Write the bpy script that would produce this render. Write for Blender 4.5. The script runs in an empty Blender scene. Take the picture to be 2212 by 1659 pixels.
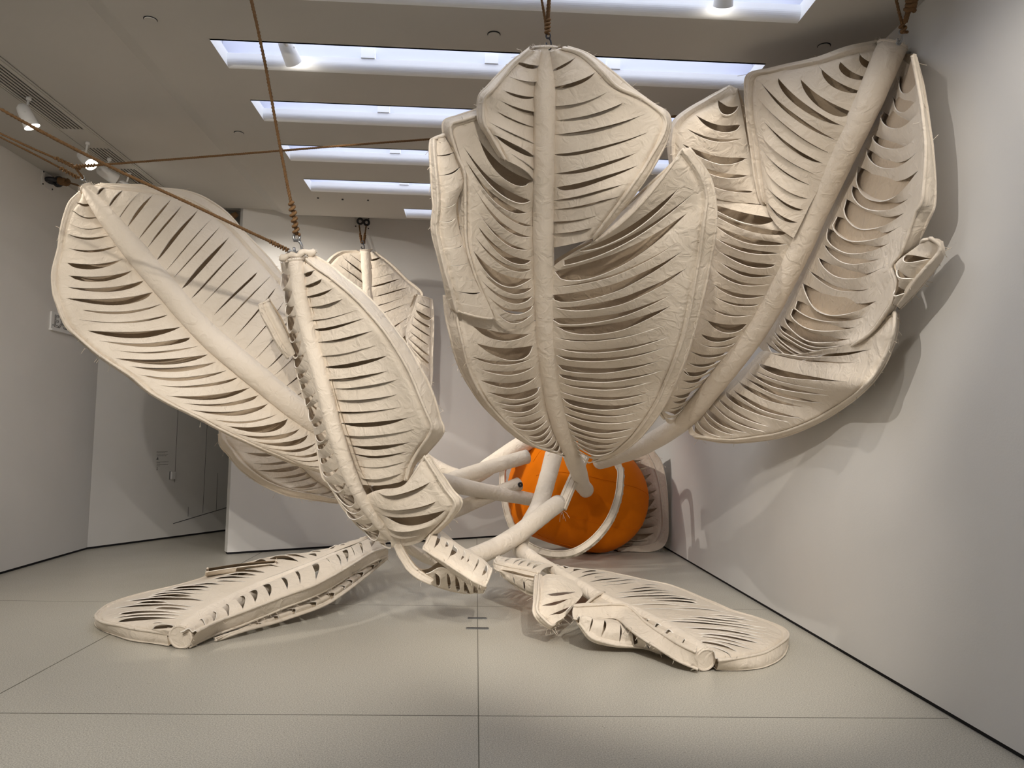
import bpy, math, random
import numpy as np
from mathutils import Vector, Matrix

random.seed(7)
C = bpy.context.scene.collection
SC = bpy.context.scene

# ---------------------------------------------------------------- camera
F, CX, CY, EYE = 1661.0, 1106.0, 829.5, 1.6
def _basis(vx=1028.0, vy=943.0, roll=0.022):
    Y = np.array([vx-CX, -(vy-CY), -F]); Y /= np.linalg.norm(Y)
    a = np.array([1, -roll, 0.0]); X = a-Y*(a@Y); X /= np.linalg.norm(X)
    return np.array([X, Y, np.cross(X, Y)])
RB = _basis()
cam_d = bpy.data.cameras.new('camera'); cam = bpy.data.objects.new('camera', cam_d); C.objects.link(cam)
cam_d.sensor_width = 36.0; cam_d.lens = F/2212.0*36.0; cam_d.clip_start = 0.05
cam.matrix_world = Matrix.Translation((0, 0, EYE)) @ Matrix([[float(v) for v in r] for r in RB]).to_4x4()
SC.camera = cam

# ---------------------------------------------------------------- view, world, lights
SC.view_settings.view_transform = 'Standard'
try: SC.view_settings.look = 'None'
except Exception: pass
SC.view_settings.gamma = 1.0
SC.view_settings.use_curve_mapping = False
SC.view_settings.exposure = 0.48
w = bpy.data.worlds.new('world'); SC.world = w; w.use_nodes = True
w.node_tree.nodes['Background'].inputs[0].default_value = (0.9, 0.95, 1, 1)
w.node_tree.nodes['Background'].inputs[1].default_value = 0.02
SKY_STRENGTH = 2.45          # the laylights behind the ceiling openings
# lamp position, aim, watts, cone degrees, blend, tint, radius   (each sits in a fixture built below)
LAMPS = [
    ((-4.08, 6.90, 4.36), (-2.3, 7.6, 0.6),  28, 85, 0.7),
    ((-4.08, 7.95, 4.36), (-0.9, 6.6, 1.4),  150, 60, 0.6),
    ((-4.08, 8.42, 4.36), (-0.5, 11.8, 2.3),  400, 56, 0.7),
    ((-4.08, 8.90, 4.36), (0.3, 10.6, 1.2),  300, 36, 0.6),
    ((-1.52, 5.84, 4.54), (0.1, 10.6, 0.6),  90, 44, 0.7),
    ((1.56, 4.80, 4.56),  (2.2, 8.6, 0.6),   40, 60, 0.8),
    ((-2.5, 1.30, 4.40),  (-2.6, 7.0, 2.7),  240, 55, 0.7),
    ((-1.2, 0.70, 4.40),  (-1.1, 6.2, 1.7),  330, 50, 0.7),
    ((0.6, 1.70, 4.40),   (1.0, 6.0, 2.1),   200, 65, 0.8),
    ((2.25, 2.20, 4.40),  (2.3, 6.4, 1.2),   95, 75, 0.8),
    ((1.2, 0.70, 4.40),   (1.45, 6.4, 0.1),   640, 38, 0.8),
    ((-2.2, 0.10, 4.40),  (-1.9, 6.4, 0.0),  550, 46, 0.8),
    ((-0.20, 8.93, 4.54), (0.75, 10.4, 1.2), 38, 50, 0.8),  # added lamp, tucked out of sight to brighten the orange nose
    ((-3.95, 4.20, 4.36), (-5.0, 8.3, 0.9),  110, 95, 0.9),  # invented wash lamp out of view, lifts the left wall
    ((-1.6, 1.80, 4.40),  (2.25, 5.2, 2.9),   230, 34, 0.7),  # extra unseen lamp, added so the right feather reads brighter
    ((-1.05, 0.50, 4.40), (-0.55, 12.1, 2.1), 540, 17, 0.9),  # made-up narrow lamp out of view, brightens the back wall
]
LAMP_TINT = (1.0, 0.925, 0.83)
def add_lamp(i, pos, aim, watts, deg, blend):
    d = bpy.data.lights.new('spot_lamp', 'SPOT'); o = bpy.data.objects.new('spot_lamp', d); C.objects.link(o)
    d.energy = watts; d.color = LAMP_TINT; d.spot_size = math.radians(deg); d.spot_blend = blend; d.shadow_soft_size = 0.035
    v = (Vector(aim)-Vector(pos)).normalized()
    o.location = Vector(pos)+v*0.11
    o.rotation_euler = v.to_track_quat('-Z', 'Y').to_euler()
for i, L in enumerate(LAMPS): add_lamp(i, *L)

# ---------------------------------------------------------------- geometry from the photograph's sight lines
def at(px, py, d):
    """d >= 3: world depth Y;  0 <= d < 3: height Z;  d < 0: plane X = -d"""
    r = RB.T @ np.array([px-CX, -(py-CY), -F]) if False else RB @ np.array([px-CX, -(py-CY), -F])
    t = d/r[1] if d >= 3 else ((d-EYE)/r[2] if d >= 0 else -d/r[0])
    return np.array([0, 0, EYE])+t*r

# ---------------------------------------------------------------- materials
def mat(name, col, rough=0.8, metal=0.0, spec=0.3):
    m = bpy.data.materials.new(name); m.use_nodes = True
    b = m.node_tree.nodes['Principled BSDF']
    b.inputs['Base Color'].default_value = (*col, 1); b.inputs['Roughness'].default_value = rough
    b.inputs['Metallic'].default_value = metal; b.inputs['Specular IOR Level'].default_value = spec
    return m
def nd(m, t, **kw):
    n = m.node_tree.nodes.new(t)
    for k, v in kw.items():
        if k in n.inputs: n.inputs[k].default_value = v
        else: setattr(n, k, v)
    return n
def lk(m, a, b): m.node_tree.links.new(a, b)
def mottled(name, c1, c2, scale, rough, bump=0.0, bscale=200, spec=0.3, coord='Object'):
    m = mat(name, c1, rough, 0, spec); b = m.node_tree.nodes['Principled BSDF']
    tc = nd(m, 'ShaderNodeTexCoord'); n = nd(m, 'ShaderNodeTexNoise', Scale=scale, Detail=6.0)
    lk(m, tc.outputs[coord], n.inputs['Vector'])
    r = nd(m, 'ShaderNodeValToRGB'); r.color_ramp.elements[0].position = 0.35; r.color_ramp.elements[1].position = 0.65
    r.color_ramp.elements[0].color = (*c1, 1); r.color_ramp.elements[1].color = (*c2, 1)
    lk(m, n.outputs['Fac'], r.inputs['Fac']); lk(m, r.outputs['Color'], b.inputs['Base Color'])
    if bump:
        n2 = nd(m, 'ShaderNodeTexNoise', Scale=bscale, Detail=3.0); lk(m, tc.outputs[coord], n2.inputs['Vector'])
        bp = nd(m, 'ShaderNodeBump', Strength=bump, Distance=0.01); lk(m, n2.outputs['Fac'], bp.inputs['Height'])
        lk(m, bp.outputs['Normal'], b.inputs['Normal'])
    return m
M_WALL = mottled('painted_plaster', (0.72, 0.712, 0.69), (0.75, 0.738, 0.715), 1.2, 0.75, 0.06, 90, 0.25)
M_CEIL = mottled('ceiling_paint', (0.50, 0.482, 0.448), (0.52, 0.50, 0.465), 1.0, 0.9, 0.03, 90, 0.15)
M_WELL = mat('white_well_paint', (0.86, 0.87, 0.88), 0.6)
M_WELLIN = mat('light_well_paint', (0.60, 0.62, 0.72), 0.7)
M_WHITE = mat('white_enamel', (0.8, 0.8, 0.79), 0.4)
M_BLACK = mat('black_gap', (0.012, 0.012, 0.014), 0.8)
M_METAL = mat('galvanised_steel', (0.32, 0.33, 0.34), 0.38, 0.9)
M_DARKMETAL = mat('blackened_steel', (0.05, 0.05, 0.055), 0.45, 0.7)
M_INK = mat('grey_ink', (0.18, 0.18, 0.18), 0.8)
def canvas(name, c1, c2, trans=0.12):
    m = mat(name, c1, 0.9, 0, 0.15); nt = m.node_tree; b = nt.nodes['Principled BSDF']
    b.inputs['Sheen Weight'].default_value = 0.15; b.inputs['Sheen Roughness'].default_value = 0.5
    tc = nd(m, 'ShaderNodeTexCoord')
    n = nd(m, 'ShaderNodeTexNoise', Scale=2.2, Detail=5.0); lk(m, tc.outputs['Object'], n.inputs['Vector'])
    r = nd(m, 'ShaderNodeValToRGB'); r.color_ramp.elements[0].position = 0.35; r.color_ramp.elements[1].position = 0.68
    r.color_ramp.elements[0].color = (*c1, 1); r.color_ramp.elements[1].color = (*c2, 1)
    lk(m, n.outputs['Fac'], r.inputs['Fac']); lk(m, r.outputs['Color'], b.inputs['Base Color'])
    wv = nd(m, 'ShaderNodeTexNoise', Scale=320.0, Detail=2.0); lk(m, tc.outputs['Object'], wv.inputs['Vector'])
    cr = nd(m, 'ShaderNodeTexNoise', Scale=11.0, Detail=5.0, Distortion=1.2); lk(m, tc.outputs['Object'], cr.inputs['Vector'])
    b1 = nd(m, 'ShaderNodeBump', Strength=0.25, Distance=0.003); lk(m, wv.outputs['Fac'], b1.inputs['Height'])
    b2 = nd(m, 'ShaderNodeBump', Strength=0.55, Distance=0.03); lk(m, cr.outputs['Fac'], b2.inputs['Height'])
    lk(m, b1.outputs['Normal'], b2.inputs['Normal']); lk(m, b2.outputs['Normal'], b.inputs['Normal'])
    if trans:
        tr = nd(m, 'ShaderNodeBsdfTranslucent'); tr.inputs['Color'].default_value = (c2[0], c2[1]*0.92, c2[2]*0.8, 1)
        lk(m, b2.outputs['Normal'], tr.inputs['Normal'])
        mx = nd(m, 'ShaderNodeMixShader'); mx.inputs[0].default_value = trans
        lk(m, b.outputs[0], mx.inputs[1]); lk(m, tr.outputs[0], mx.inputs[2])
        lk(m, mx.outputs[0], nt.nodes['Material Output'].inputs['Surface'])
    return m
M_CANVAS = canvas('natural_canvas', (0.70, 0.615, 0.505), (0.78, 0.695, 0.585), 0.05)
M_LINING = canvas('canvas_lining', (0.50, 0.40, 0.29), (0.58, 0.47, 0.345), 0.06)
M_RIM = canvas('raw_canvas_edge', (0.86, 0.81, 0.73), (0.90, 0.85, 0.78), 0)
M_QUILL = canvas('quill_canvas', (0.735, 0.65, 0.54), (0.79, 0.705, 0.60), 0)
M_ORANGE = mottled('orange_painted_canvas', (0.66, 0.155, 0.003), (0.74, 0.185, 0.004), 1.5, 0.5, 0.06, 60, 0.05)

def rope_mat():
    m = mat('manila_rope_fibre', (0.30, 0.16, 0.07), 0.8, 0, 0.2); b = m.node_tree.nodes['Principled BSDF']
    tc = nd(m, 'ShaderNodeTexCoord'); n = nd(m, 'ShaderNodeTexNoise', Scale=60.0, Detail=4.0); lk(m, tc.outputs['Object'], n.inputs['Vector'])
    r = nd(m, 'ShaderNodeValToRGB'); r.color_ramp.elements[0].color = (0.085, 0.042, 0.017, 1); r.color_ramp.elements[1].color = (0.22, 0.125, 0.055, 1)
    lk(m, n.outputs['Fac'], r.inputs['Fac']); lk(m, r.outputs['Color'], b.inputs['Base Color'])
    return m
M_ROPE = rope_mat()
def floor_mat():
    m = mat('terrazzo', (0.5, 0.48, 0.43), 0.32, 0, 0.4); b = m.node_tree.nodes['Principled BSDF']
    tc = nd(m, 'ShaderNodeTexCoord')
    n = nd(m, 'ShaderNodeTexNoise', Scale=130.0, Detail=3.0, Roughness=0.7); lk(m, tc.outputs['Object'], n.inputs['Vector'])
    r = nd(m, 'ShaderNodeValToRGB'); e = r.color_ramp.elements
    e[0].position = 0.34; e[0].color = (0.29, 0.272, 0.225, 1); e[1].position = 0.64; e[1].color = (0.64, 0.612, 0.535, 1)
    lk(m, n.outputs['Fac'], r.inputs['Fac'])
    v = nd(m, 'ShaderNodeTexVoronoi', Scale=26.0); lk(m, tc.outputs['Object'], v.inputs['Vector'])
    t = nd(m, 'ShaderNodeMath', operation='LESS_THAN'); t.inputs[1].default_value = 0.085; lk(m, v.outputs['Distance'], t.inputs[0])
    n3 = nd(m, 'ShaderNodeTexNoise', Scale=9.0); lk(m, tc.outputs['Object'], n3.inputs['Vector'])
    t3 = nd(m, 'ShaderNodeMath', operation='GREATER_THAN'); t3.inputs[1].default_value = 0.62; lk(m, n3.outputs['Fac'], t3.inputs[0])
    mu = nd(m, 'ShaderNodeMath', operation='MULTIPLY'); lk(m, t.outputs[0], mu.inputs[0]); lk(m, t3.outputs[0], mu.inputs[1])
    mx = nd(m, 'ShaderNodeMixRGB'); mx.inputs[2].default_value = (0.13, 0.11, 0.08, 1)
    lk(m, mu.outputs[0], mx.inputs[0]); lk(m, r.outputs['Color'], mx.inputs[1]); lk(m, mx.outputs[0], b.inputs['Base Color'])
    n2 = nd(m, 'ShaderNodeTexNoise', Scale=2.0, Detail=4.0); lk(m, tc.outputs['Object'], n2.inputs['Vector'])
    mr = nd(m, 'ShaderNodeMapRange'); mr.inputs[3].default_value = 0.24; mr.inputs[4].default_value = 0.42
    lk(m, n2.outputs['Fac'], mr.inputs[0]); lk(m, mr.outputs[0], b.inputs['Roughness'])
    return m
M_FLOOR = floor_mat()
def emit(name, col, s):
    m = bpy.data.materials.new(name); m.use_nodes = True; nt = m.node_tree; nt.nodes.remove(nt.nodes['Principled BSDF'])
    e = nt.nodes.new('ShaderNodeEmission'); e.inputs[0].default_value = (*col, 1); e.inputs[1].default_value = s
    nt.links.new(e.outputs[0], nt.nodes['Material Output'].inputs['Surface']); return m
M_SKY = emit('laylight_glow', (0.87, 0.91, 1.0), SKY_STRENGTH)
M_LENS = emit('lamp_lens_glow', (1.0, 0.93, 0.82), 14.0)

# ---------------------------------------------------------------- object helpers
class MB:
    def __init__(s): s.v = []; s.f = []
    def add(s, vs, fs):
        o = len(s.v); s.v += [tuple(map(float, p)) for p in vs]; s.f += [tuple(i+o for i in f) for f in fs]; return s
    def box(s, x0, x1, y0, y1, z0, z1):
        return s.add([(x, y, z) for x in (x0, x1) for y in (y0, y1) for z in (z0, z1)],
                     [(0, 1, 3, 2), (4, 6, 7, 5), (0, 4, 5, 1), (2, 3, 7, 6), (0, 2, 6, 4), (1, 5, 7, 3)])
    def obox(s, c, ax, ay, az):
        """oriented box, half-axis vectors"""
        c, ax, ay, az = map(np.array, (c, ax, ay, az))
        return s.add([c+a*ax+b*ay+d*az for a in (-1, 1) for b in (-1, 1) for d in (-1, 1)],
                     [(0, 1, 3, 2), (4, 6, 7, 5), (0, 4, 5, 1), (2, 3, 7, 6), (0, 2, 6, 4), (1, 5, 7, 3)])
    def tube(s, pts, rad, n=10, caps=True, closed=False):
        pts = [np.array(p, float) for p in pts]; k = len(pts)
        if not hasattr(rad, '__len__'): rad = [rad]*k
        prev = None; vs = []
        for i, p in enumerate(pts):
            a = pts[(i-1) % k] if (closed or i > 0) else p; b = pts[(i+1) % k] if (closed or i < k-1) else p
            t = b-a; t = t/(np.linalg.norm(t)+1e-9)
            if prev is None:
                r = np.array([0, 0, 1.0]) if abs(t[2]) < 0.9 else np.array([1.0, 0, 0])
                prev = np.cross(t, r)
            prev = prev-t*(prev@t); prev /= np.linalg.norm(prev)+1e-9
            q = np.cross(t, prev)
            for j in range(n):
                an = 2*math.pi*j/n; vs.append(p+rad[i]*(math.cos(an)*prev+math.sin(an)*q))
        fs = []
        for i in range(k if closed else k-1):
            i2 = (i+1) % k
            for j in range(n): fs.append((i*n+j, i*n+(j+1) % n, i2*n+(j+1) % n, i2*n+j))
        if caps and not closed:
            fs.append(tuple(range(n-1, -1, -1))); fs.append(tuple((k-1)*n+j for j in range(n)))
        return s.add(vs, fs)
    def torus(s, c, nrm, R, r, n=18, m=8):
        nrm = np.array(nrm, float); nrm /= np.linalg.norm(nrm)
        a = np.cross(nrm, [0.3, 0.5, 0.81]); a /= np.linalg.norm(a); b = np.cross(nrm, a)
        return s.tube([np.array(c)+R*(math.cos(2*math.pi*i/n)*a+math.sin(2*math.pi*i/n)*b) for i in range(n)], r, m, closed=True)
    def build(s, name, m, parent=None, smooth=False, off=None):
        me = bpy.data.meshes.new(name); off = np.array(off if off is not None else (root_loc(parent) if parent else (0, 0, 0)))
        if m in (M_CANVAS, M_LINING, M_QUILL):     # cloth rests against the right wall and on the floor, never in them
            s.v = [(min(p[0], 2.838-0.004*math.sin(p[1]*40)), p[1], max(p[2], 0.006)) for p in s.v]
        me.from_pydata([tuple(np.array(p)-off) for p in s.v], [], s.f); me.update()
        me.materials.append(m)
        if smooth: me.polygons.foreach_set('use_smooth', [True]*len(me.polygons))
        o = bpy.data.objects.new(name, me); C.objects.link(o); o.parent = parent
        if parent is None and off.any(): o.location = off
        return o
def root_loc(o):
    v = np.zeros(3)
    while o is not None: v = v+np.array(o.location); o = o.parent
    return v
def tag(o, label=None, cat=None, group=None, kind=None):
    for k, v in (('label', label), ('category', cat), ('group', group), ('kind', kind)):
        if v: o[k] = v
    return o
def thing(name, loc, label, cat, group=None, kind=None):
    o = bpy.data.objects.new(name, None); C.objects.link(o); o.location = tuple(map(float, loc)); o.empty_display_size = 0.1
    return tag(o, label, cat, group, kind)
def catmull(P, t):
    P = np.asarray(P); n = len(P)-1; t = min(max(t, 0), n-1e-9); i = int(t); u = t-i
    p1, p2 = P[i], P[i+1]; p0 = P[i-1] if i > 0 else 2*p1-p2; p3 = P[i+2] if i < n-1 else 2*p2-p1
    return 0.5*((2*p1)+(-p0+p2)*u+(2*p0-5*p1+4*p2-p3)*u*u+(-p0+3*p1-3*p2+p3)*u**3)
def spline(P, k):
    n = len(P)-1; return [catmull(P, n*i/(k-1)) for i in range(k)]

# ---------------------------------------------------------------- room shell
ZC, ZL = 4.5, 4.56
XR, XL = 2.85, -5.09
floor = MB().box(-7, 4.5, -4.5, 19, -0.3, 0).build('floor', M_FLOOR); floor['kind'] = 'structure'
j = MB()
for x in (0.055, -2.81): j.box(x-0.003, x+0.003, -4.4, 18, 0.0, 0.0012)
j.box(-5.05, XR-0.02, 4.538, 4.544, 0.0, 0.0012); j.box(-5.05, XR-0.02, 7.4, 7.405, 0.0, 0.0008)
tag(j.build('trim_1', mat('floor_joint', (0.16, 0.15, 0.12), 0.8)), kind='structure')
tag(MB().box(XR, XR+0.2, -4.5, 16, 0.028, 5.6).build('wall_right', M_WALL), kind='structure')
tag(MB().box(XR+0.012, XR+0.1, -4.5, 16, 0.0, 0.028).build('baseboard_right', M_BLACK), kind='structure')
def wall_poly(name, path, thick, z0=0.028, z1=5.6, m=M_WALL):
    """path of (x, y); thickness to the left of travel"""
    b = MB(); n = len(path); fr = []; bk = []
    for i in range(n):
        p = np.array(path[i]); a = np.array(path[max(i-1, 0)]); c = np.array(path[min(i+1, n-1)])
        t = (c-a)/np.linalg.norm(c-a); nn = np.array([-t[1], t[0]]); fr.append(p); bk.append(p+nn*thick)
    vs = []
    for q in (fr, bk):
        for z in (z0, z1): vs += [(p[0], p[1], z) for p in q]
    fs = []
    for i in range(n-1):
        fs += [(i, i+1, n+i+1, n+i), (2*n+i, 3*n+i, 3*n+i+1, 2*n+i+1), (n+i, n+i+1, 3*n+i+1, 3*n+i), (i, 2*n+i, 2*n+i+1, i+1)]
    fs += [(0, n, 3*n, 2*n), (n-1, 3*n-1, 4*n-1, 2*n-1)]
    fs[-1] = (n-1, n-1+2*n, n-1+3*n, n-1+n)
    b.add(vs, fs); return tag(b.build(name, m), kind='structure')
lp = [(XL, -4.5), (XL, 10.53), (-3.03, 14.43), (-1.6, 17.1)]
wall_poly('wall_left', lp, 0.2)
wall_poly('baseboard_left', [(x-0.012, y) for x, y in lp], 0.1, 0.0, 0.028, M_BLACK)
BW0, BW1 = np.array([-3.19, 10.28]), np.array([2.85, 13.95])
wall_poly('wall_back', [tuple(BW0), tuple(BW1)], 0.14)
bd = (BW1-BW0)/np.linalg.norm(BW1-BW0); bn = np.array([-bd[1], bd[0]])
wall_poly('baseboard_back', [tuple(BW0+bn*0.012+bd*0.01), tuple(BW1+bn*0.012)], 0.1, 0.0, 0.028, M_BLACK)
tag(MB().box(-5.3, 3.1, -4.7, -4.5, 0, 5.6).build('wall_front', M_WALL), kind='structure')
tag(MB().box(-2.6, 3.1, 16.8, 17.0, 0, 5.6).build('wall_far', M_WALL), kind='structure')
# ceiling, with a shallow fold on the left and openings for the laylights
SKX0, SKX1 = -2.05, 2.15
SKY = [(4.60+1.035*k, 4.98+1.035*k, SKX0, SKX1) for k in range(-6, 5)] + [(9.77, 10.11, -1.0, SKX1)]
FOLD0, FOLD1 = -2.62, -2.78
cb = MB()
def cq(x0, x1, y0, y1, z=ZC):
    if y1 > y0+1e-4 and x1 > x0+1e-4: cb.add([(x0, y0, z), (x1, y0, z), (x1, y1, z), (x0, y1, z)], [(0, 1, 2, 3)])
YE, YB, YT, UP = 17.0, 10.2, 14.0, 0.27      # beyond the last opening the ceiling climbs gently
def cbk(x0, x1, z0, z1):
    h = (YT-YB)*UP
    for (ya, yb, ha, hb) in ((YB, YT, 0, h), (YT, YE, h, h)):
        cb.add([(x0, ya, z0+ha), (x1, ya, z1+ha), (x1, yb, z1+hb), (x0, yb, z0+hb)], [(0, 1, 2, 3)])
cq(FOLD0, SKX0, -4.5, YB); cq(SKX1, XR+0.05, -4.5, YB); cq(-5.4, FOLD1, -4.5, YB, ZL)
cb.add([(FOLD1, -4.5, ZL), (FOLD0, -4.5, ZC), (FOLD0, YB, ZC), (FOLD1, YB, ZL)], [(0, 1, 2, 3)])
cbk(-5.4, FOLD1, ZL, ZL); cbk(FOLD1, FOLD0, ZL, ZC); cbk(FOLD0, XR+0.05, ZC, ZC)
y = -4.5
for (a, b_, x0, x1) in SKY:
    cq(SKX0, SKX1, y, a)
    cq(SKX0, x0, a, b_+0.06)
    y = b_+0.06
cq(SKX0, SKX1, y, YB)
cb.box(-5.4, XR+0.1, -4.5, YE, 5.6, 5.65)     # structural slab over the light wells
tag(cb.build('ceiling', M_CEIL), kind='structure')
# laylight openings
for k, (a, b_, x0, x1) in enumerate(SKY):
    r = thing('window_%d' % (k+1), (0.5*(x0+x1), 0.5*(a+b_), ZC), None, None, None, 'structure')
    m = MB(); R = 0.06; H1 = 0.10
    prof = [(b_+R-R*math.sin(t), ZC+R-R*math.cos(t)) for t in np.linspace(0, math.pi/2, 9)]+[(b_, ZC+H1)]
    for (ya, za), (yb, zb) in zip(prof, prof[1:]):
        m.add([(x0, ya, za), (x1, ya, za), (x1, yb, zb), (x0, yb, zb)], [(0, 1, 2, 3)])
    m.add([(x0, b_, ZC+H1), (x1, b_, ZC+H1), (x1, b_+0.05, ZC+H1+0.005), (x0, b_+0.05, ZC+H1+0.005)], [(0, 1, 2, 3)])
    for x, s in ((x0, -1), (x1, 1)):
        pl = [(x, a, ZC), (x, b_+R, ZC)]+[(x, p[0], p[1]) for p in prof[1:]]+[(x, a, ZC+H1)]
        m.add(pl, [tuple(range(len(pl)))])
        m.box(x-0.006 if s < 0 else x, x if s < 0 else x+0.006, a, b_+0.04, ZC+H1, ZC+H1+0.01)
    m.box(x0, x1, a-0.02, a, ZC+0.0, ZC+H1)
    m.build('window_frame', M_WELL, r)
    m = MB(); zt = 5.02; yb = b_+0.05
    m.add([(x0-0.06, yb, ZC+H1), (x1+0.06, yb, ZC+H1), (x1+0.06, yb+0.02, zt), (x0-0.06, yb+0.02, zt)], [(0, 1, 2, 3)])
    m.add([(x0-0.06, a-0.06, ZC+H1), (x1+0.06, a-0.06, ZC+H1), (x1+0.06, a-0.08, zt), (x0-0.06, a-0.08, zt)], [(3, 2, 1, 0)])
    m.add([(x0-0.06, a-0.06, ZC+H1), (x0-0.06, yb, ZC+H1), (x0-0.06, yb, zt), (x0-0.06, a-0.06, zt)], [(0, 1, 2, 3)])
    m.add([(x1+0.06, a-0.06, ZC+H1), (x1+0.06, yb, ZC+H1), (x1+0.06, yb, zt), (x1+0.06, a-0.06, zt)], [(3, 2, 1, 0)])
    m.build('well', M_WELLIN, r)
    m = MB().add([(x0-0.06, a-0.08, zt), (x1+0.06, a-0.08, zt), (x1+0.06, yb+0.02, zt), (x0-0.06, yb+0.02, zt)], [(0, 1, 2, 3)])
    m.build('glass_panel', M_SKY, r)
    for xd in (-0.94, 0.05, 1.04):
        if x0+0.2 < xd < x1-0.1:
            MB().box(xd-0.055, xd+0.055, b_-0.01, b_+0.06, ZC+H1+0.002, ZC+H1+0.085).build('mullion', M_WELL, r)

# ---------------------------------------------------------------- canvas feathers
CAM = np.array([0, 0, EYE])
_ng = np.random.RandomState(11)
def _waves(n, f0, f1):
    d = _ng.normal(size=(n, 3)); d /= np.linalg.norm(d, axis=1)[:, None]
    return d*_ng.uniform(f0, f1, (n, 1)), _ng.uniform(0, 6.28, n), _ng.normal(size=(3, n))/math.sqrt(n)
WLOW, WMID, WHIGH = _waves(8, 1.5, 4.5), _waves(12, 8, 22), _waves(16, 25, 60)
def nvec(W, p): return W[2] @ np.sin(W[0] @ np.asarray(p)+W[1])
def wob(p, s=1.0):
    """slow buckling and small puckers of hand-sewn canvas"""
    return nvec(WLOW, p)*0.010*s+nvec(WMID, p)*0.0030*s
def threads(b, pts, n, rnd, L=0.05):
    for _ in range(n):
        i = rnd.randrange(len(pts)-1); p = np.array(pts[i])+(np.array(pts[i+1])-np.array(pts[i]))*rnd.random()
        d = np.array([rnd.uniform(-1, 1), rnd.uniform(-0.6, 0.6), rnd.uniform(-1.2, 0.6)]); d /= np.linalg.norm(d)
        e = np.array([rnd.uniform(-1, 1), rnd.uniform(-1, 1), rnd.uniform(-1, 0.2)])*0.4; l = L*rnd.uniform(0.4, 1.3)
        b.tube([p, p+d*l*0.5, p+(d+e)*l], 0.0019, 3, caps=False)
def vane(root, pairs, n, bow=0.03, sag=0.03, opening=0.30, flare=0.5, thick=0.13, v0=0.07, v1=0.9, cap0=False, cap1=False,
         seed=1, lining=True, bowb=0.05, M=26, peak=0.45, fray=26, wide=None, name='vane', pipe=0.011, st=-1, tuck=0.07, short=False, seamd=0.024):
    rnd = random.Random(seed)
    I = np.array([at(*p[0]) for p in pairs]); O = np.array([at(*p[1]) for p in pairs])
    K = len(pairs)-1
    if tuck:
        for i_ in range(K+1):
            dd = O[i_]-I[i_]; I[i_] = I[i_]-dd/(np.linalg.norm(dd)+1e-6)*tuck
    def nrm(t):
        a, c = max(t-0.35, 0), min(t+0.35, K)
        mt = (catmull(I, c)+catmull(O, c)-catmull(I, a)-catmull(O, a))
        nn = np.cross(mt, catmull(O, t)-catmull(I, t)); l = np.linalg.norm(nn)+1e-9; nn = nn/l
        return nn if nn@(CAM-(catmull(I, t)+catmull(O, t))/2) > 0 else -nn
    NN = np.array([nrm(i) for i in range(K+1)])
    if K > 3: NN[0] = NN[1] = NN[2]; NN[K] = NN[K-1] = NN[K-2]
    for _ in range(2):
        N2 = NN.copy()
        for i_ in range(1, K): N2[i_] = NN[i_-1]+2*NN[i_]+NN[i_+1]
        NN = N2/np.linalg.norm(N2, axis=1)[:, None]
    if len(pairs[0]) > 2: B = np.array([at(*p[2]) for p in pairs])
    else: B = O-NN*(thick*np.minimum(1, np.linalg.norm(O-I, axis=1)/0.35))[:, None]
    def pos(t, v):
        i, o = catmull(I, t), catmull(O, t); s = math.sin(math.pi*v)
        nn = catmull(NN, t); p = i+(o-i)*v+nn*bow*s; p[2] -= sag*s
        e_ = (1-v)*np.linalg.norm(o-i)     # stitched-down crease just inside the piping
        p = p-nn*seamd*math.exp(-((e_-0.034)/0.014)**2)
        return p+wob(p)*min(1, v*6)
    # strip boundaries
    ts = np.linspace(0, K, 40*K+1); mid = [(catmull(I, t)+catmull(O, t))/2 for t in ts]
    cum = np.concatenate([[0], np.cumsum([np.linalg.norm(b-a) for a, b in zip(mid, mid[1:])])])
    us = [0]+[k+rnd.uniform(-0.16, 0.16) for k in range(1, n)]+[n]
    tb = [float(np.interp(u/n*cum[-1], cum, ts)) for u in us]
    slits = []
    for k in range(1, n):
        a = opening*rnd.choice([0.35, 0.5, 0.7, 0.9, 1.0, 1.3])*rnd.uniform(0.75, 1.2)
        if wide and k in wide: a = wide[k]
        sl_, sr_ = v0+rnd.uniform(0, 0.05), v1-rnd.uniform(0, 0.12)
        if short:
            L_ = rnd.uniform(0.22, 0.75); sl_ = rnd.uniform(v0, v1-L_); sr_ = sl_+L_
        slits.append(dict(a=a, c=flare*rnd.uniform(0.3, 1.3), s=sl_, e=sr_, p=min(max(peak+rnd.uniform(-0.2, 0.2), 0.15), 0.8)))
    def wgt(s, v):
        x = (v-s['s'])/(s['e']-s['s'])
        if x <= 0 or x >= 1: return 0.0
        p = s['p']; k = 0.85
        al, be = k*p/(1-p), k
        if p > 0.5: al, be = k, k*(1-p)/p
        return (x**al*(1-x)**be)/((al/(al+be))**al*(be/(al+be))**be)
    b = MB(); idx = {}
    def vid(p):
        key = (round(p[0]*4000), round(p[1]*4000), round(p[2]*4000))
        if key not in idx: idx[key] = len(b.v); b.v.append(tuple(map(float, p)))
        return idx[key]
    WD = float(np.mean(np.linalg.norm(O-I, axis=1)))
    vs = np.linspace(0, 1, M+1)
    if WD > 0.3:
        vs = np.array(sorted([v for v in np.linspace(0, 1-0.075/WD, M-1)]+[1-q/WD for q in (0.06, 0.047, 0.034, 0.02, 0.008, 0)])); M = len(vs)-1
    jit = [rnd.uniform(0, 0.12) for _ in range(n)]
    wl = cum[-1]/n
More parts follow.
